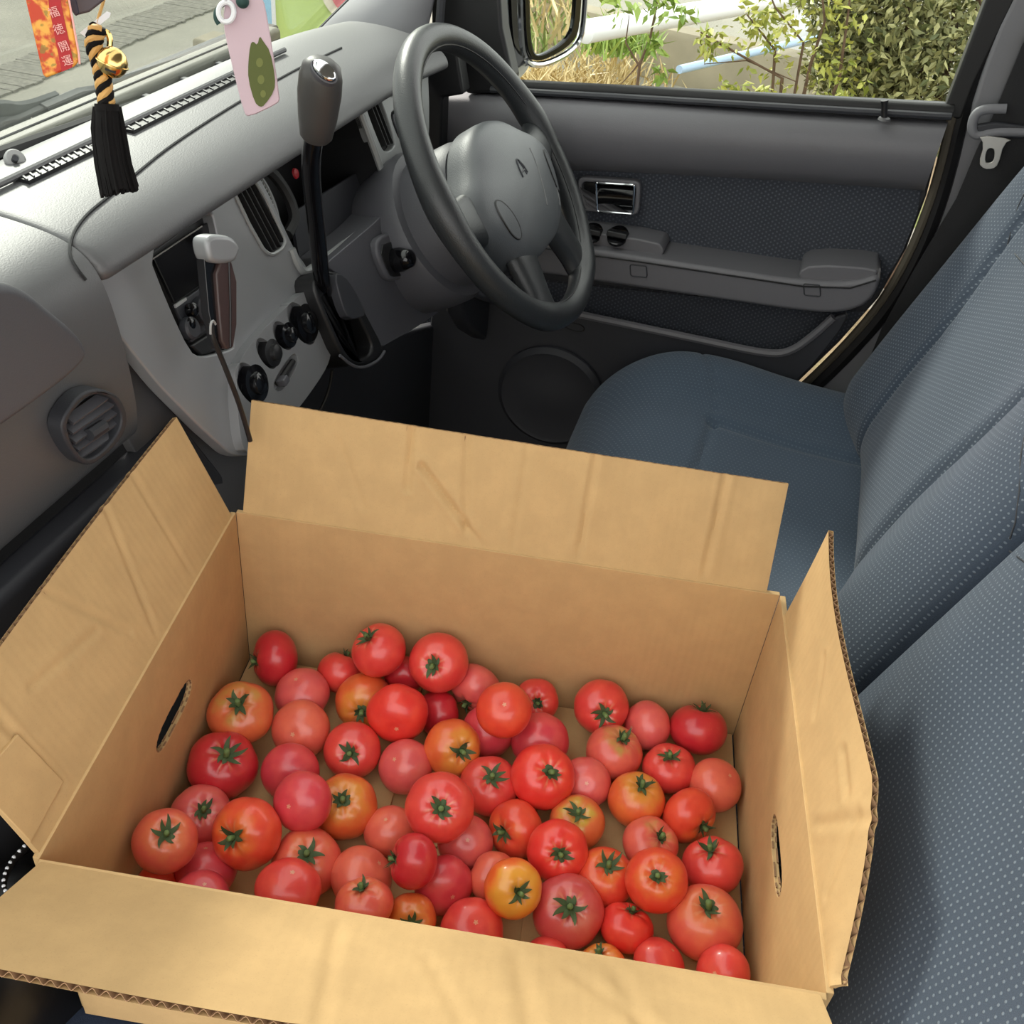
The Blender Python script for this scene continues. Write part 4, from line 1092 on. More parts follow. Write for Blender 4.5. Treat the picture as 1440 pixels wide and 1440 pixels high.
def flap(hinge, along, out, L, tilt, width, creases, warp, nlen=180, nw=36, edge_core=True, label=None):
    """hinge: rim point; width(t) flap depth along the hinge; creases: [(t0, w0, t1, w1, depth, radius)] pressed lines"""
    T = math.radians(tilt); d = out * math.sin(T) + UP * math.cos(T); n = along.cross(d).normalized()
    inner = n if n.dot(UP + out * -.2) * 1 > 0 else -n
    if abs(math.sin(T)) < .5: inner = n if n.dot(-out) > 0 else -n
    def surf(t, s):
        wmax = width(t); p = hinge + along * (L * t) + d * (wmax * s)
        h = warp(t, s)
        x, y = L * t, wmax * s
        for (x0, y0, x1, y1, dep, rad) in creases:
            ax, ay = x1 - x0, y1 - y0; ll = ax * ax + ay * ay
            q = max(0, min(1, ((x - x0) * ax + (y - y0) * ay) / ll))
            dist = math.hypot(x - x0 - ax * q, y - y0 - ay * q); h -= .9 * min(1, s * 6) * dep * (math.exp(-(dist / rad) ** 2) - .4 * math.exp(-((dist - 2 * rad) / rad) ** 2))
        if s < .0001: h -= .0
        return p + inner * h
    vs, fs, uv = [], [], []
    for lay in (0, 1):
        for j in range(nw + 1):
            for i in range(nlen + 1):
                t, s = i / nlen, j / nw
                vs.append(surf(t, s) - inner * ((T_ - .0006) * lay)); uv.append((L * t, width(t) * s))
    m = nlen + 1; K = (nw + 1) * m
    def q4(a, b, c, e): fs.append((a, b, c, e))
    for j in range(nw):
        for i in range(nlen):
            a = j * m + i
            q4(a, a + 1, a + m + 1, a + m); q4(K + a, K + a + m, K + a + m + 1, K + a + 1)
    for j in range(nw):
        for i in (0, nlen):
            a = j * m + i; q4(a, a + m, K + a + m, K + a)
    for i in range(nlen): q4(i, i + 1, K + i + 1, K + i)
    # thin liner thickness at the open edge is closed by the flutes
    me_o = mesh('flap', vs, fs, CARD, carton, True, 50, uv)
    # flutes at the cut edge
    cv, cf_ = [], []
    pitch = .0075; nn = int(L / pitch) * 6
    for i in range(nn + 1):
        t = min(1, i / nn * (int(L / pitch) * pitch / L) + .004)
        if t > 1: break
        hgt = (.5 - .5 * math.cos(2 * PI * i / 6)) * (T_ - .0012) + .0003
        pe = surf(t, 1.0); pi_ = surf(t, max(0, 1 - .010 / max(.012, width(t))))
        for p in (pe, pi_):
            cv.append(p - inner * hgt); cv.append(p - inner * (hgt + .00055))
    nrow = len(cv) // 4
    for i in range(nrow - 1):
        a = i * 4; b = a + 4
        cf_ += [(a, b, b + 2, a + 2), (a + 1, a + 3, b + 3, b + 1), (a, a + 1, b + 1, b)]
    fl = mesh('corrugation', cv, cf_, CARDE, me_o, False); fl['kind'] = 'stuff'
    # dark inside wall a little behind the edge
    return me_o, surf
z0 = lambda t, s: 0.0
def ripple(a, f): return lambda t, s: a * math.sin(f * t * 2 * PI + 1.3 * s) * s
RIM = BH
flap(Bx(-.002, .012, RIM), eL, -eW, .482, 24, lambda t: .100 + .004 * t,
     [(.335, .100, .333, .045, .0026, .003), (.322, .068, .262, .004, .0036, .003), (.285, .10, .275, .0, .0020, .003), (.17, .10, .172, .0, .0022, .003), (.055, .1, .058, 0, .0022, .003), (.23, .1, .232, 0, .0012, .003), (.40, .08, .37, .02, .0010, .003)],
     lambda t, s: .0035 * math.sin(t * PI) * s + .0006 * math.sin(t * 60) * s)
flap(Bx(BW + .002, .004, RIM), eL, eW, .494, 60, lambda t: .112 - .004 * math.sin(t * 3),
     [(.30, .0, .285, .112, .0016, .004), (.19, 0, .17, .112, .0015, .005), (.13, 0, .10, .112, .0012, .005), (.155, .02, .06, .112, .0010, .005), (.24, .03, .20, .112, .0009, .004)],
     lambda t, s: .003 * math.sin(t * PI * 2 + .6) * s)
flap(Bx(.006, BL + .002, RIM), eW, eL, .358, 22, lambda t: .108 + .004 * t,
     [(.09, .0, .085, .108, .0009, .003), (.165, 0, .13, .11, .0012, .003), (.185, .03, .225, .108, .0010, .003), (.21, .055, .285, .075, .0009, .003), (.315, .012, .318, .108, .0016, .003), (.318, .05, .355, .052, .0014, .003)],
     lambda t, s: -.004 * math.sin(t * PI) * s)
def wr_(t):
    if t < .70: return .099 - .022 * t
    return max(.006, .0836 * (1 - ((t - .70) / .30) ** 1.25))
flap(Bx(.026, -.002, RIM), eW, -eL, .338, 8, wr_,
     [(.11, .06, .14, .03, .0010, .004), (.20, .06, .23, .055, .0014, .004), (.22, .0, .26, .07, .0012, .004), (.28, .01, .25, .06, .0012, .004)],
     lambda t, s: .007 * math.sin(t * 5.0 + .4) * s * s)
# crushed corner of the left flap: folded double piece
fo = Bx(BW - .05, BL + .004, RIM)
plate('folded_corner', [fo + eW * a + (eL * math.sin(.38) + UP * math.cos(.38)) * b + (UP * .25 - eL) * .0 + V((0, -.003, .002)) for a, b in [(.0, .012), (.046, .010), (.048, .070), (.004, .064)]], (UP * .38 - eL * .9).normalized(), .003, CARD, carton, .0008)

# ------------------------------------------------------------------ tomatoes
TC = {  # skin, shoulder, how far the shoulder colour reaches (height along the stem axis)
 'deep': ((196, 40, 52), (176, 50, 48), .95), 'pink': ((220, 92, 92), (210, 104, 90), .95), 'red': ((220, 66, 62), (216, 88, 66), .85),
 'bright': ((228, 58, 52), (220, 78, 56), .9), 'deeppink': ((212, 66, 78), (206, 78, 76), .95), 'salmon': ((222, 100, 82), (222, 114, 80), .8),
 'salmon2': ((222, 92, 78), (222, 120, 76), .45), 'orangered': ((224, 72, 52), (226, 118, 52), .5), 'orange': ((222, 100, 54), (222, 146, 62), .4),
 'yellow': ((226, 100, 46), (228, 158, 58), .1), 'greenorange': ((216, 104, 64), (178, 158, 78), .5), 'greenpink': ((218, 94, 82), (172, 164, 80), .62),
 'greenorange2': ((222, 112, 66), (182, 184, 66), .55), 'dusky': ((200, 74, 78), (208, 122, 108), .55)}
def tomato_mat(kind):
    c, sh, lim = TC[kind]
    m = bpy.data.materials.new(kind + ' tomato skin'); m.use_nodes = True; t = NT(m); b = m.node_tree.nodes['Principled BSDF']
    p = t.coord('Object'); s = t.sep(p); oi = t.new('ShaderNodeObjectInfo')
    add = t.new('ShaderNodeVectorMath', operation='ADD'); t.put(add.inputs[0], p); 
    sc_ = t.new('ShaderNodeVectorMath', operation='SCALE'); t.put(sc_.inputs[0], oi.outputs['Location']); sc_.inputs[3].default_value = 40
    t.put(add.inputs[1], sc_.outputs[0]); pv_ = add.outputs[0]
    n1 = t.noise(pv_, 1.6, 3); n2 = t.noise(pv_, 7, 4)
    h = t.math('ADD', s[2], t.math('MULTIPLY', t.math('SUBTRACT', n1, .5), .9))
    f = t.ramp(h, lim, lim + .55)
    base = t.mix(t.ramp(n1, .35, .7), srgb(*c), srgb(min(255, c[0] + 10), c[1] + 14, c[2] + 6))
    base = t.mix(f, base, srgb(*sh))
    base = t.mix(t.math('MULTIPLY', t.ramp(n2, .6, .8), .18), base, srgb(214, 130, 100))
    rad_ = t.math('SQRT', t.math('ADD', t.math('MULTIPLY', s[0], s[0]), t.math('MULTIPLY', s[1], s[1])))
    an0 = t.math('ARCTAN2', s[1], s[0])
    stk = t.ramp(t.math('ADD', t.math('SINE', t.math('MULTIPLY', an0, 9.0)), t.math('MULTIPLY', n2, 1.2)), .9, 1.6)
    stk = t.math('MULTIPLY', t.math('MULTIPLY', stk, t.math('SUBTRACT', 1.0, t.ramp(rad_, .3, .62))), t.math('GREATER_THAN', s[2], .2))
    base = t.mix(t.math('MULTIPLY', stk, .45), base, srgb(226, 158, 120))
    # small pale scar at the blossom end
    r2 = t.math('SQRT', t.math('ADD', t.math('MULTIPLY', s[0], s[0]), t.math('MULTIPLY', s[1], s[1])))
    an = t.math('ARCTAN2', s[1], s[0]); star = t.math('ADD', .035, t.math('MULTIPLY', t.math('ABSOLUTE', t.math('SINE', t.math('MULTIPLY', an, 2.5))), .05))
    sc1 = t.math('MULTIPLY', t.math('LESS_THAN', r2, star), t.math('LESS_THAN', s[2], 0.0))
    base = t.mix(t.math('MULTIPLY', sc1, .65), base, srgb(222, 178, 140))
    t.put(b.inputs['Base Color'], base)
    b.inputs['Roughness'].default_value = .32; b.inputs['Coat Weight'].default_value = .4; b.inputs['Coat Roughness'].default_value = .13
    b.inputs['Subsurface Weight'].default_value = .08; b.inputs['Subsurface Radius'].default_value = (.5, .12, .08); b.inputs['Subsurface Scale'].default_value = .006
    t.put(b.inputs['Normal'], t.bump(t.noise(p, 40, 2), .06, .01))
    return m
TM = {k: tomato_mat(k) for k in TC}
CALM = mat('dark green calyx', srgb(78, 98, 62), .75, var=.35, vscale=120)
STEMM = mat('green stem', srgb(112, 138, 80), .7, var=.25, vscale=150)
def tomato_mesh(i):
    rr = random.Random(100 + i); lobes = rr.choice([5, 6, 7]); amp = [.02, .045, .07, .03, .085][i]; ph = rr.random() * 6
    lop = rr.uniform(.02, .07); fl = [.88, .90, .84, .93, .86][i]
    nu, nv = 44, 26; vs, fs = [], []
    for j in range(nv + 1):
        th = PI * j / nv
        for k in range(nu):
            a = 2 * PI * k / nu
            z = math.cos(th); r = max(0, math.sin(th)) ** .92
            rib = 1 + amp * (abs(math.cos(lobes * a / 2 + ph)) - .6) * (max(0, math.sin(th)) ** .8) * (.55 + .6 * max(0, z))
            rad = 1.05 * r * rib * (1 + lop * math.cos(a + ph))
            zz = fl * z
            zz -= (.24 * math.exp(-(r / .30) ** 2) + amp * 1.1 * (1 - abs(math.cos(lobes * a / 2 + ph))) * math.exp(-((r - .42) / .24) ** 2)) * (1 if z > 0 else 0) - .05 * math.exp(-(r / .2) ** 2) * (1 if z < 0 else 0)
            vs.append((rad * math.cos(a), rad * math.sin(a), zz))
    for j in range(nv):
        for k in range(nu): fs.append((j * nu + k, j * nu + (k + 1) % nu, (j + 1) * nu + (k + 1) % nu, (j + 1) * nu + k))
    me = bpy.data.meshes.new('tomato'); me.from_pydata(vs, [], fs); me.update()
    bm = bmesh.new(); bm.from_mesh(me); bmesh.ops.remove_doubles(bm, verts=bm.verts, dist=1e-4); bmesh.ops.recalc_face_normals(bm, faces=bm.faces); bm.to_mesh(me); bm.free()
    for p in me.polygons: p.use_smooth = True
    return me, fl
TMESH = [tomato_mesh(i) for i in range(5)]
def calyx_mesh(i):
    rr = random.Random(200 + i); vs, fs = [], []; n = rr.choice([7, 8, 9]); lenf = [.32, .44, .27, .37][i]
    for q in range(n):
        a = 2 * PI * q / n + rr.uniform(-.25, .25); ln = lenf * rr.uniform(.7, 1.35); curl = rr.uniform(-.06, .30); tw = rr.uniform(-.5, .5)
        k = len(vs); m = 6
        for s in range(m):
            t = s / (m - 1); r = .04 + ln * t; aa_ = a + tw * t * t
            zz = .70 + .05 * t + (curl * t * t * 1.4) + .10 * math.sin(PI * t) * .6
            wd = .105 * (1 - t) ** .6 * (.65 + 1.3 * t * (1 - t)) + .010
            c = V((math.cos(aa_) * r, math.sin(aa_) * r, zz)); sd_ = V((-math.sin(aa_), math.cos(aa_), 0))
            vs += [c - sd_ * wd, c + V((0, 0, .03 * (1 - t))), c + sd_ * wd]
        for s in range(m - 1):
            b = k + s * 3; fs += [(b, b + 1, b + 4, b + 3), (b + 1, b + 2, b + 5, b + 4)]
    me = bpy.data.meshes.new('calyx'); me.from_pydata([tuple(v) for v in vs], [], fs); me.update()
    for p in me.polygons: p.use_smooth = True
    me.materials.append(CALM); return me
CMESH = [calyx_mesh(i) for i in range(4)]
def stem_mesh(i):
    rr = random.Random(300 + i)
    d = V((rr.uniform(-.3, .3), rr.uniform(-.3, .3), 1)).normalized()
    v, f = tube_data([V((0, 0, .66)), V((0, 0, .78)), V((0, 0, .84)) + d * .05, V((0, 0, .84)) + d * [.10, .18, .13][i]], [.10, .085, .09, .08], 8)
    me = bpy.data.meshes.new('stem'); me.from_pydata([tuple(q) for q in v], [], f); me.update()
    for p in me.polygons: p.use_smooth = True
    me.materials.append(STEMM); return me
SMESH = [stem_mesh(i) for i in range(3)]
cache = {}
TOM = [
 (0.632, 0.3731, 0.444, 0.0255, -0.58, 0.8, 0.14, 1, 'deep', 'deep red tomato in the box corner nearest the dashboard, calyx turned to the wall'),
 (0.6082, 0.3316, 0.437, 0.0245, 0.16, -0.21, -0.96, 0, 'pink', 'stemless pink tomato just before the deep red one in the dashboard corner'),
 (0.6473, 0.3103, 0.4348, 0.0212, 0.76, -0.07, 0.64, 1, 'red', 'small red tomato on the dashboard side of a taller one at the far wall'),
 (0.6491, 0.2691, 0.4816, 0.0247, -0.22, 0.52, 0.82, 1, 'red', 'raised red tomato against the far wall with stem tipped towards the dashboard'),
 (0.6584, 0.2141, 0.4761, 0.0268, -0.78, -0.06, 0.63, 1, 'red', 'raised red tomato at the far wall with its star calyx facing the viewer'),
 (0.6601, 0.2487, 0.4457, 0.0194, 0.91, 0.1, 0.4, 0, 'deep', 'dark red tomato wedged low between the two raised tomatoes at the far wall'),
 (0.6201, 0.2733, 0.4384, 0.026, -0.89, -0.3, 0.33, 1, 'orange', 'orange tomato with stem hidden low behind the bright double-lobed tomato'),
 (0.6019, 0.2298, 0.458, 0.0267, 0.95, 0.29, -0.15, 0, 'bright', 'bright red stemless tomato resting high among the far tomatoes, scar showing'),
 (0.6681, 0.1754, 0.4468, 0.0245, -0.91, 0.26, -0.33, 1, 'pink', 'stemless-looking pink tomato at the far wall with dark calyx low on its side'),
 (0.6237, 0.1339, 0.4796, 0.0239, 0.46, 0.01, -0.89, 0, 'orangered', 'orange red stemless tomato propped high between two pink ones near the far wall'),
 (0.6821, 0.1175, 0.4379, 0.0204, -0.72, -0.22, 0.66, 1, 'red', 'red tomato at the far wall end of the big pile, stem facing out'),
 (0.5544, 0.3657, 0.4506, 0.0281, -0.29, -0.05, 0.96, 1, 'greenorange', 'green shouldered orange tomato by the hand hole wall with large dark calyx'),
 (0.5645, 0.3109, 0.4383, 0.0254, 0.77, 0.0, -0.64, 0, 'salmon', 'salmon stemless tomato third back along the dashboard side of the box'),
 (0.5009, 0.3555, 0.4411, 0.0287, -0.06, -0.28, 0.96, 1, 'deep', 'large deep red tomato with spread sepals under the dashboard side hand hole'),
 (0.5186, 0.2972, 0.4409, 0.0241, 0.84, 0.23, -0.48, 0, 'deeppink', 'wide deep pink stemless tomato in front of the salmon one'),
 (0.5601, 0.2575, 0.4373, 0.0243, -0.65, -0.16, 0.74, 1, 'red', 'round red tomato with short stem centred, left of the stemless pink pair'),
 (0.5651, 0.2069, 0.4362, 0.0233, 0.48, -0.36, -0.8, 0, 'pink', 'plain pink stemless tomato in the gap at the middle of the box floor'),
 (0.6362, 0.202, 0.4335, 0.0206, 0.69, -0.58, -0.43, 0, 'deep', 'dark red tomato peeping out behind the bright stemless one'),
 (0.6298, 0.1499, 0.4363, 0.024, 0.43, 0.73, -0.53, 0, 'deeppink', 'dark pink tomato squeezed under the orange red propped tomato'),
 (0.5897, 0.1701, 0.4494, 0.0244, -0.55, -0.56, 0.62, 1, 'orange', 'orange tomato with dark stem raised in the middle of the pile'),
 (0.6336, 0.0989, 0.4384, 0.0254, 0.85, 0.15, -0.5, 0, 'deeppink', 'wide dark pink stemless tomato behind the bright ribbed one'),
 (0.5696, 0.1278, 0.4379, 0.0254, -0.18, -0.08, 0.98, 1, 'red', 'red tomato with bushy calyx up, in front of the raised orange one'),
 (0.5857, 0.0835, 0.4556, 0.0269, -0.43, -0.31, 0.85, 1, 'bright', 'bright ribbed red tomato raised high with stem to one side'),
 (0.6073, 0.0464, 0.435, 0.022, 0.63, 0.04, -0.78, 0, 'pink', 'pink stemless tomato beside the bright ribbed one on the seat side'),
 (0.504, 0.1521, 0.4765, 0.0269, -0.55, -0.16, 0.82, 1, 'red', 'large raised ribbed tomato at the centre with star calyx towards viewer'),
 (0.6887, 0.0553, 0.4479, 0.0249, -0.78, -0.33, 0.54, 1, 'red', 'red tomato at the far wall past the bare floor, calyx drooping at front'),
 (0.6931, 0.0074, 0.4354, 0.0225, 0.62, -0.71, -0.34, 0, 'pink', 'smooth pink stemless tomato between two red ones at the far seat corner'),
 (0.7045, -0.0416, 0.4408, 0.026, 0.56, 0.09, 0.83, 1, 'deep', 'deep red tomato in the corner nearest the seats with upright stem tip'),
 (0.6494, 0.0294, 0.4375, 0.025, 0.08, -0.2, 0.98, 1, 'greenpink', 'pink tomato with green shoulder and ragged calyx past the bare floor'),
 (0.6509, -0.0215, 0.436, 0.0231, 0.03, 0.1, 0.99, 1, 'red', 'red tomato with flat calyx in the seat side row, before the smooth pink one'),
 (0.6489, -0.0665, 0.4367, 0.023, 0.06, 0.46, -0.89, 0, 'salmon', 'salmon stemless tomato touching the seat side wall above the hand hole'),
 (0.6053, -0.0009, 0.4371, 0.0241, 0.02, -0.07, 1.0, 1, 'orange', 'orange tomato with pale dry calyx on the seat side half'),
 (0.6062, -0.0492, 0.4368, 0.0238, -0.61, -0.78, 0.14, 1, 'orangered', 'orange red tomato with its stem tucked down beside a wider red one'),
 (0.5611, 0.0449, 0.4359, 0.0229, -0.1, -0.01, 0.99, 1, 'greenorange2', 'yellow green topped tomato with dark calyx in the middle of the seat half'),
 (0.5623, -0.0228, 0.436, 0.0231, -0.03, -0.33, 0.94, 1, 'greenpink', 'pink tomato with greenish shoulder behind the ribbed orange red one'),
 (0.5372, 0.093, 0.436, 0.0235, -0.75, 0.51, 0.42, 1, 'orangered', 'orange red tomato lying on its side, stem towards the dashboard'),
 (0.5182, 0.0533, 0.4507, 0.0242, -0.62, -0.29, 0.73, 1, 'bright', 'bright red raised tomato with bold calyx in the near middle'),
 (0.5191, 0.0094, 0.4361, 0.0238, -0.11, -0.09, 0.99, 1, 'orangered', 'orange red tomato with upright calyx before the bright raised one'),
 (0.5148, -0.0312, 0.4581, 0.0241, -0.4, -0.04, 0.92, 1, 'orangered', 'ribbed orange red tomato raised near the seat wall, stem curling up'),
 (0.5623, -0.0764, 0.4373, 0.0243, 0.1, 0.32, 0.94, 1, 'red', 'wide red tomato against the seat side wall with flat leafy calyx'),
 (0.5056, -0.0785, 0.4408, 0.0285, -0.08, 0.08, 0.99, 1, 'salmon2', 'largest salmon tomato near the seat wall with bright green calyx'),
 (0.4744, 0.0307, 0.4396, 0.0272, -0.35, -0.11, 0.93, 1, 'dusky', 'large dusky pink tomato near the front with pale dull skin'),
 (0.4818, -0.0181, 0.4332, 0.0208, 0.5, -0.12, 0.86, 1, 'bright', 'bright red tomato at the front between the dusky and the largest salmon ones'),
 (0.4642, 0.0764, 0.4613, 0.0219, -0.52, -0.46, 0.72, 1, 'yellow', 'yellow orange tomato raised at the near middle with dark stem'),
 (0.487, 0.0967, 0.4335, 0.0204, 0.25, 0.9, -0.36, 0, 'salmon', 'salmon tomato half hidden behind the yellow orange one'),
 (0.5103, 0.1302, 0.4346, 0.0223, 0.48, 0.22, -0.85, 0, 'pink', 'pink stemless tomato low in front of the large ribbed centre tomato'),
 (0.4645, 0.1323, 0.4356, 0.0232, 0.68, 0.61, -0.41, 0, 'deeppink', 'dark pink stemless tomato under the small deep red one at the near middle'),
 (0.4554, 0.1574, 0.4684, 0.0204, -0.4, 0.87, 0.29, 1, 'deep', 'small deep red raised tomato with stem on its dashboard side'),
 (0.4963, 0.1934, 0.4338, 0.0208, 0.07, -0.24, -0.97, 0, 'salmon', 'salmon stemless tomato tucked behind the small deep red raised one'),
 (0.4736, 0.2642, 0.4683, 0.0233, 0.75, -0.19, -0.63, 0, 'deeppink', 'dark pink raised stemless tomato leaning on the orange one'),
 (0.501, 0.2381, 0.4386, 0.0263, -0.31, -0.05, 0.95, 1, 'orange', 'orange tomato with pale star calyx beside the dark pink raised one'),
 (0.4335, 0.2918, 0.4673, 0.0268, -0.78, 0.19, 0.6, 1, 'orangered', 'big orange red raised tomato with stem facing the dashboard corner'),
 (0.4504, 0.3486, 0.4371, 0.0241, -0.21, -0.37, 0.9, 1, 'pink', 'pink tomato with curly wiry sepals by the dashboard side wall'),
 (0.3947, 0.3424, 0.4832, 0.0232, -0.23, -0.39, 0.89, 1, 'salmon2', 'salmon orange tomato raised at the near dashboard corner with leafy calyx'),
 (0.4079, 0.3186, 0.4358, 0.0234, -0.44, -0.16, -0.89, 0, 'deeppink', 'dark pink stemless tomato under the near dashboard corner group'),
 (0.3751, 0.301, 0.4552, 0.0199, -0.18, 0.17, -0.97, 0, 'deeppink', 'dark pink tomato half hidden by the near flap, beside the lowest orange one'),
 (0.3825, 0.3475, 0.4367, 0.0161, -0.07, 0.89, -0.46, 0, 'orangered', 'small orange red tomato mostly hidden by the near flap in its corner'),
 (0.4405, 0.2464, 0.4388, 0.0265, -0.18, -0.21, 0.96, 1, 'salmon2', 'salmon tomato with broad dark calyx behind the red one at the near flap'),
 (0.4002, 0.2379, 0.4651, 0.0238, -0.17, 0.07, -0.98, 0, 'red', 'red stemless tomato with pale scar rising at the near flap'),
 (0.4464, 0.1978, 0.4367, 0.0242, -0.31, 0.56, -0.77, 0, 'salmon', 'salmon stemless tomato behind the orange one at the near flap'),
 (0.4122, 0.1814, 0.4593, 0.0213, 0.26, 0.23, 0.94, 1, 'salmon2', 'salmon tomato at the near flap with small stem at its top'),
 (0.4263, 0.1451, 0.4369, 0.0185, -0.7, -0.18, 0.69, 1, 'orange', 'small orange tomato almost hidden by the middle of the near flap'),
 (0.4357, 0.0972, 0.4358, 0.0234, 0.26, 0.13, -0.96, 0, 'red', 'red stemless tomato with tiny star scar at the middle of the near flap'),
 (0.4606, -0.0504, 0.4328, 0.0197, -0.43, 0.42, -0.8, 0, 'red', 'red tomato cut by the near flap under the largest salmon one'),
 (0.4639, -0.0993, 0.4425, 0.0198, 0.51, -0.51, -0.69, 0, 'red', 'red tomato at the end of the near flap in the seat side corner'),
 (0.4323, 0.0357, 0.4307, 0.0176, 0.09, -0.16, -0.98, 0, 'red', 'red tomato barely showing over the near flap before the dusky one'),
 (0.4434, -0.0067, 0.4305, 0.0176, 0.29, 0.3, 0.91, 1, 'orange', 'orange tomato with calyx tip barely showing over the near flap'),
]
for i, (x, y, z, r, ax, ay, az, vis, kind, label) in enumerate(TOM):
    mi = (i * 3 + int(x * 1000)) % 5
    key = (mi, kind)
    if key not in cache:
        me = TMESH[mi][0].copy(); me.materials.append(TM[kind]); cache[key] = me
    o = bpy.data.objects.new('tomato', cache[key]); COL.objects.link(o)
    o.location = (x, y, z); q = V((ax, ay, az)).normalized().to_track_quat('Z', 'Y')
    q = q @ Quaternion((0, 0, 1), (i * 2.399) % 6.28)
    o.rotation_mode = 'QUATERNION'; o.rotation_quaternion = q; o.scale = (r * 1.025, r * 1.025, r * 1.025)
    tag(o, label, 'tomato', 'tomatoes in the cardboard box')
    if vis:
        dz = TMESH[mi][1] - .88
        c = bpy.data.objects.new('calyx', CMESH[i % 4]); COL.objects.link(c); c.parent = o; c.location = (0, 0, dz - .03)
        s = bpy.data.objects.new('stem', SMESH[i % 3]); COL.objects.link(s); s.parent = o; s.location = (0, 0, dz)

# ------------------------------------------------------------------ charms hanging from the inside mirror
CY = .45
def cat_(u, v, d=0): return at(u, v, y=CY + d)
def charm_frame(u, v): 
    c = cat_(u, v); n = (EYE - c).normalized(); return c, n
ORG = None
def amulet_mat():
    m = bpy.data.materials.new('red gold brocade'); m.use_nodes = True; t = NT(m); b = m.node_tree.nodes['Principled BSDF']
    p = t.new('ShaderNodeNewGeometry').outputs['Position']; n1 = t.noise(p, 130, 3); n2 = t.noise(p, 210, 2)
    c = t.mix(t.ramp(n1, .42, .58), srgb(196, 62, 26), srgb(236, 170, 70)); c = t.mix(t.math('MULTIPLY', t.ramp(n2, .58, .66), .7), c, srgb(128, 120, 48))
    t.put(b.inputs['Base Color'], c); b.inputs['Roughness'].default_value = .55; return m
BROC = amulet_mat(); REDB = mat('red brocade band', srgb(176, 28, 34), .6); PINKT = mat('pale pink stitching', srgb(240, 176, 170), .6)
c, n = charm_frame(75, 40)
n = (n + V((-.15, 0, 0))).normalized()
am = empty('amulet', c, 'red and gold brocade amulet with lettered band hanging at the windscreen', 'charm')
def on(c, n, pts, o_=0): return [at(u, v, pl=(c + n * o_, n)) for u, v in pts]
plate('pouch', on(c, n, [(26, -60), (84, -70), (96, 0), (109, 75), (110, 88), (104, 94), (64, 110), (60, 104), (36, 0)]), n, .004, BROC, am, .0015)
plate('lettered_band', on(c, n, [(62, -66), (80, -68), (86, 6), (103, 86), (101, 95), (87, 101), (85, 92), (69, 10)], .0006), n, .001, REDB, am)
xd = (at(96, 40, pl=(c, n)) - at(76, 46, pl=(c, n))).normalized(); yd = (at(72, 0, pl=(c, n)) - at(92, 80, pl=(c, n))).normalized()
for ch, (u, v) in zip('福徳開運', [(76, 18), (83, 42), (90, 66), (95, 86)]):
    text('lettering', ch, at(u, v, pl=(c + n * .0012, n)), xd, yd, .0062, PINKT, am, .0002)
edge = on(c, n, [(84, -70), (97, 0), (111, 76), (112, 90)], .0005)
tube('edge_cord', edge, .0006, PINKT, am, 6)
ktop = at(55, -75, pl=(c, n)); tube('cord', [ktop, V((.66, CY + .005, 1.262))], .0012, PINKT, am, 6)

# tassel strap with twisted cord and bell
c, n = charm_frame(150, 150)
ts = empty('tassel_strap', c, 'black tassel on twisted black and gold cord with brass bell', 'charm')
def TP(u, v, o_=0): return at(u, v, pl=(c + n * o_, n))
TH = mat('black silk thread', srgb(13, 11, 12), .8, spec=.2); CORDG = mat('tan gold cord', srgb(206, 160, 92), .6)
vs, fs = [], []
top0, top1, bot0, bot1 = (131, 152), (170, 150), (143, 276), (193, 266)
rr = random.Random(5)
for i in range(150):
    a = rr.random(); dpth = rr.uniform(-.009, .009) * math.sin(PI * min(.95, max(.05, a)))
    e_ = rr.uniform(-5, 3)
    P = [TP(132 + 37 * a, 150, dpth * .8), TP(129 + 46 * a, 180, dpth), TP(134 + 50 * a, 230, dpth * 1.05), TP(142 + 52 * a, 276 - 9 * a + e_, dpth * 1.1)]
    vs, fs = join_data((vs, fs), tube_data(P, .0009, 5))
o = mesh('tassel', vs, fs, TH, ts); o['kind'] = 'stuff'
ax0, ax1 = TP(150, 148), TP(166, 262)
tube('tassel_core', [TP(150, 150), TP(152, 200), TP(160, 240), TP(166, 265)], [.0075, .0085, .0088, .0085], TH, ts, 14)
tube('tassel_binding', [TP(150, 146), TP(151, 156)], [.0078, .0082], TH, ts, 16)
spine = [TP(138, 40), TP(133, 52), TP(131, 66), TP(138, 80), TP(142, 96), TP(145, 112), TP(147, 128), TP(150, 146)]
spine = chaikin(spine, 2, False)
fr_ = frames(spine)
for kk, mt in ((0, TH), (1, CORDG), (2, TH), (3, CORDG)):
    P = []
    for i, p in enumerate(spine):
        a = i * .62 + kk * PI / 2; P.append(p + fr_[i][1] * (.0034 * math.cos(a)) + fr_[i][2] * (.0034 * math.sin(a)))
    tube('twisted_cord', P, .0026, mt, ts, 8)
bc_ = TP(158, 88, .006); br = .0098
bn = V((.25, -.25, .93)).normalized()
bl_ = lathe('bell', [(.0005, br), (br * .38, br * .93), (br * .7, br * .72), (br * .95, br * .3), (br, .02 * br), (br * 1.07, 0), (br * 1.07, -.0008), (br, -.0010), (br * .92, -br * .4), (br * .7, -br * .72), (br * .35, -br * .94), (.0005, -br)], bc_, bn, GOLD, ts, 32)
tube('bell_slot', [bc_ + bn * (-br * .55) + n * br * .86 + n.cross(bn) * br * q for q in (-.35, 0, .35)], .0012, BLK, bl_, 6)
tube('gold_loop', chaikin([TP(142, 46), TP(150, 44), TP(155, 54), TP(154, 68), TP(148, 76)], 2, False), .0020, GOLD, ts, 8)
tube('hanger', [TP(135, 36), TP(140, 20), TP(146, 0), V((.67, CY, 1.262))], .0011, CORDG, ts, 6)
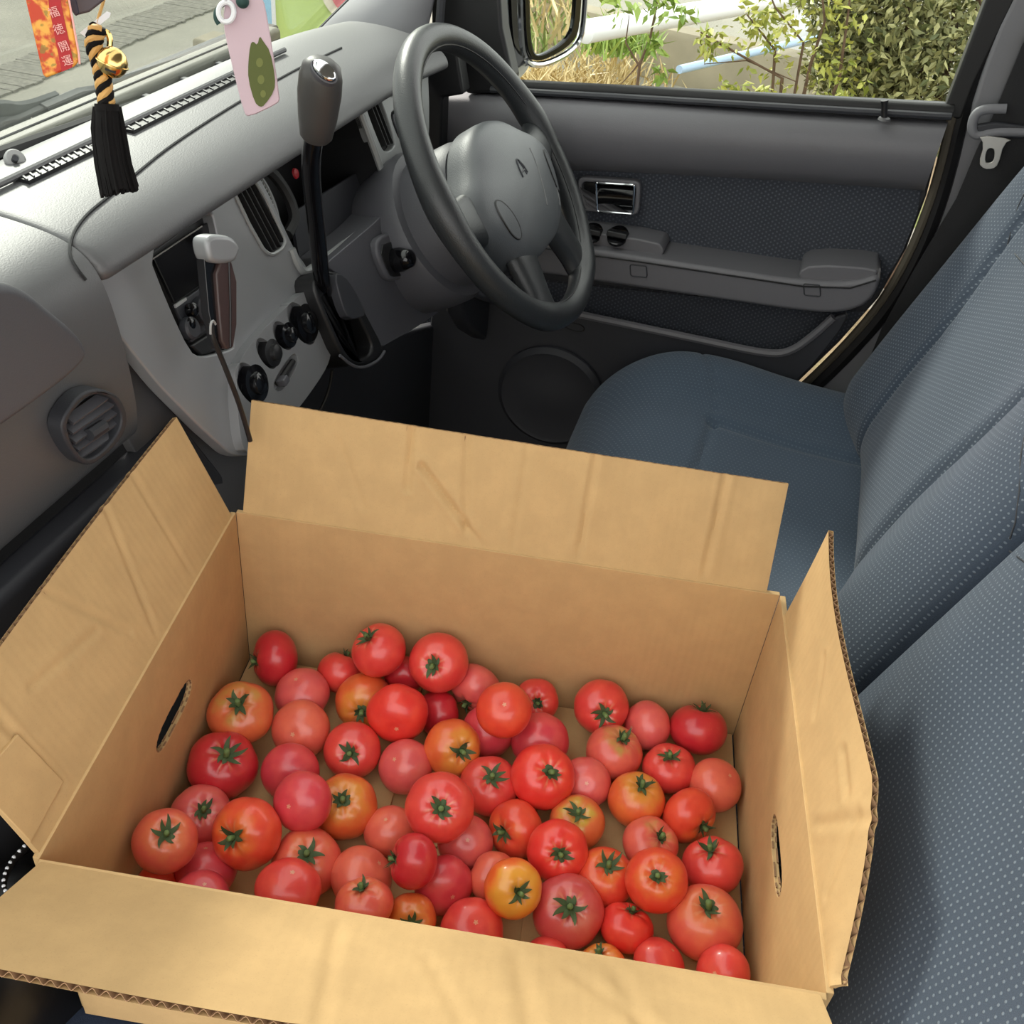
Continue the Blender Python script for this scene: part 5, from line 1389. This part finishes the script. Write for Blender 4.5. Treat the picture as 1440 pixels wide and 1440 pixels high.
plate('white_tag', on(c, n, [(112, 46), (150, 16), (156, 18), (154, 24), (120, 52)], .001), n, .0006, WHITE, ts)

# small dark case hanging at the frame's upper edge
c, n = charm_frame(115, 0)
dk = empty('dark_charm', c, 'small dark square charm beside the red amulet', 'charm')
plate('case', on(c, n, [(90, -60), (135, -70), (150, -2), (126, 17), (106, 22), (98, 8)]), n, .006, mat('dusky charm', srgb(74, 66, 72), .5), dk, .0015)
plate('case_edge', on(c, n, [(86, -60), (94, -60), (112, 20), (106, 23), (98, 10)], .001), n, .006, mat('dark violet charm edge', srgb(44, 40, 58), .5), dk, .001)
tube('cord', [at(112, -60, pl=(c, n)), V((.675, CY, 1.262))], .001, TH, dk, 6)

# pale pink leaf tag
c, n = charm_frame(350, 80)
n = (n + V((-.25, -.1, 0))).normalized()
lt = empty('leaf_tag', c, 'pale pink tag charm with olive leaf picture and white cord ring', 'charm')
PK = mat('pale pink plastic', srgb(206, 180, 190), .45, var=.05); OL = mat('olive leaf print', srgb(84, 92, 34), .6); OL2 = mat('lighter olive print', srgb(112, 118, 56), .6)
plate('tag', on(c, n, ch2([(313, 30), (318, -10), (345, -30), (370, -4), (377, 30), (394, 138), (391, 146), (350, 165), (343, 160), (322, 75)], 1)), n, .004, PK, lt, .0012)
lf = ch2([(352, 62), (356, 58), (362, 64), (365, 50), (370, 58), (380, 72), (387, 108), (386, 128), (372, 148), (366, 151), (358, 144), (349, 112), (349, 88)], 1)
plate('leaf_print', on(c, n, lf, .0006), n, .0008, OL, lt)
for (u, v, s) in [(365, 88, 5), (367, 112, 5), (370, 132, 4)]:
    plate('leaf_mark', on(c, n, [(u + s * math.cos(a), v + 1.3 * s * math.sin(a)) for a in [2 * PI * i / 12 for i in range(12)]], .0009), n, .0005, OL2, lt)
tube('white_ring', [at(318 + 11 * math.cos(a), 17 + 14 * math.sin(a), pl=(c + n * .004, n)) for a in [2 * PI * i / 24 for i in range(24)]], .0021, WHITE, lt, 8, True)
TEAL = mat('dark teal cord', srgb(28, 62, 58), .6)
tube('teal_cord', chaikin([at(u, v, pl=(c + n * .002, n)) for u, v in [(320, 0), (304, 14), (303, 26), (308, 34)]], 2, False), .0020, TEAL, lt, 8)
lathe('teal_bead', [(.002, -.004), (.0046, -.002), (.0052, 0), (.0046, .002), (.002, .004)], at(341, 2, pl=(c + n * .004, n)), n, TEAL, lt, 20)
tube('cord', [at(318, 4, pl=(c + n * .004, n)), V((.70, CY + .01, 1.262))], .0014, WHITE, lt, 6)
rvm = empty('inside_mirror', V((.69, CY + .02, 1.30)), 'inside mirror above the frame from which the charms hang', 'mirror')
bevel(box('mirror_body', (.56, CY - .012, 1.262), (.82, CY + .014, 1.325), BLK, rvm), .008)
tube('mirror_stem', [V((.69, CY + .014, 1.30)), V((.69, CY + .01, 1.40))], .008, BLK, rvm, 10)

# ------------------------------------------------------------------ clothes beside the box
JK = mat('black quilted nylon', srgb(18, 18, 20), .42, grain=.3, gscale=60); DEN = mat('dark blue denim', srgb(44, 56, 78), .9, grain=.6, gscale=1200, var=.25, vscale=60)
def crumple(name, lo, hi, m, seed, par=None, amp=.018):
    rr = random.Random(seed); ph = [(rr.uniform(-1, 1), rr.uniform(-1, 1), rr.uniform(-1, 1), rr.uniform(0, 6), rr.uniform(.4, 1)) for _ in range(9)]
    c = (V(lo) + V(hi)) / 2; h = (V(hi) - V(lo)) / 2; nu, nv = 56, 32; vs, fs = [], []
    for j in range(nv + 1):
        th = PI * j / nv
        for i in range(nu):
            a = 2 * PI * i / nu; d = V((math.sin(th) * math.cos(a), math.sin(th) * math.sin(a), math.cos(th)))
            e = V([math.copysign(abs(q) ** .6, q) for q in d]); p = c + V((e.x * h.x, e.y * h.y, e.z * h.z))
            w_ = sum(s * math.sin((x * p.x + y * p.y + z * p.z) * 70 + f) for x, y, z, f, s in ph) / 4
            w_ = abs(w_) ** .8 * math.copysign(1, w_)
            vs.append(p + d * (w_ * amp))
    for j in range(nv):
        for i in range(nu): fs.append((j * nu + i, j * nu + (i + 1) % nu, (j + 1) * nu + (i + 1) % nu, (j + 1) * nu + i))
    return mesh(name, vs, fs, m, par, True, 80)
jk = empty('jacket', V((.26, .40, .372)), 'crumpled black jacket with white toothed zip beside the box', 'jacket')
crumple('cloth', (.14, .365, .30), (.40, .455, .49), JK, 3, jk)
zp = chaikin([at(u, v, z=.52) for u, v in [(34, 1190), (18, 1206), (6, 1228), (4, 1246), (10, 1258)]], 3, False)
acc = 0; zq = [zp[0]]
for p in zp:
    if (p - zq[-1]).length > .0042: zq.append(p)
for p in zq:
    vs, fs = lathe_data([(.0005, -.0014), (.0013, -.0007), (.0013, .0007), (.0005, .0014)], p, V((0, 0, 1)), 8); mesh('zip_tooth', vs, fs, WHITE, jk)
tube('zip_tape', [p - V((0, 0, .003)) for p in zp], .004, JK, jk, 8, flat=.4)
jn = crumple('jeans', (.02, .252, .28), (.36, .40, .398), DEN, 9, None, .006); tag(jn, 'dark blue denim jeans under the near flap of the box', 'jeans')
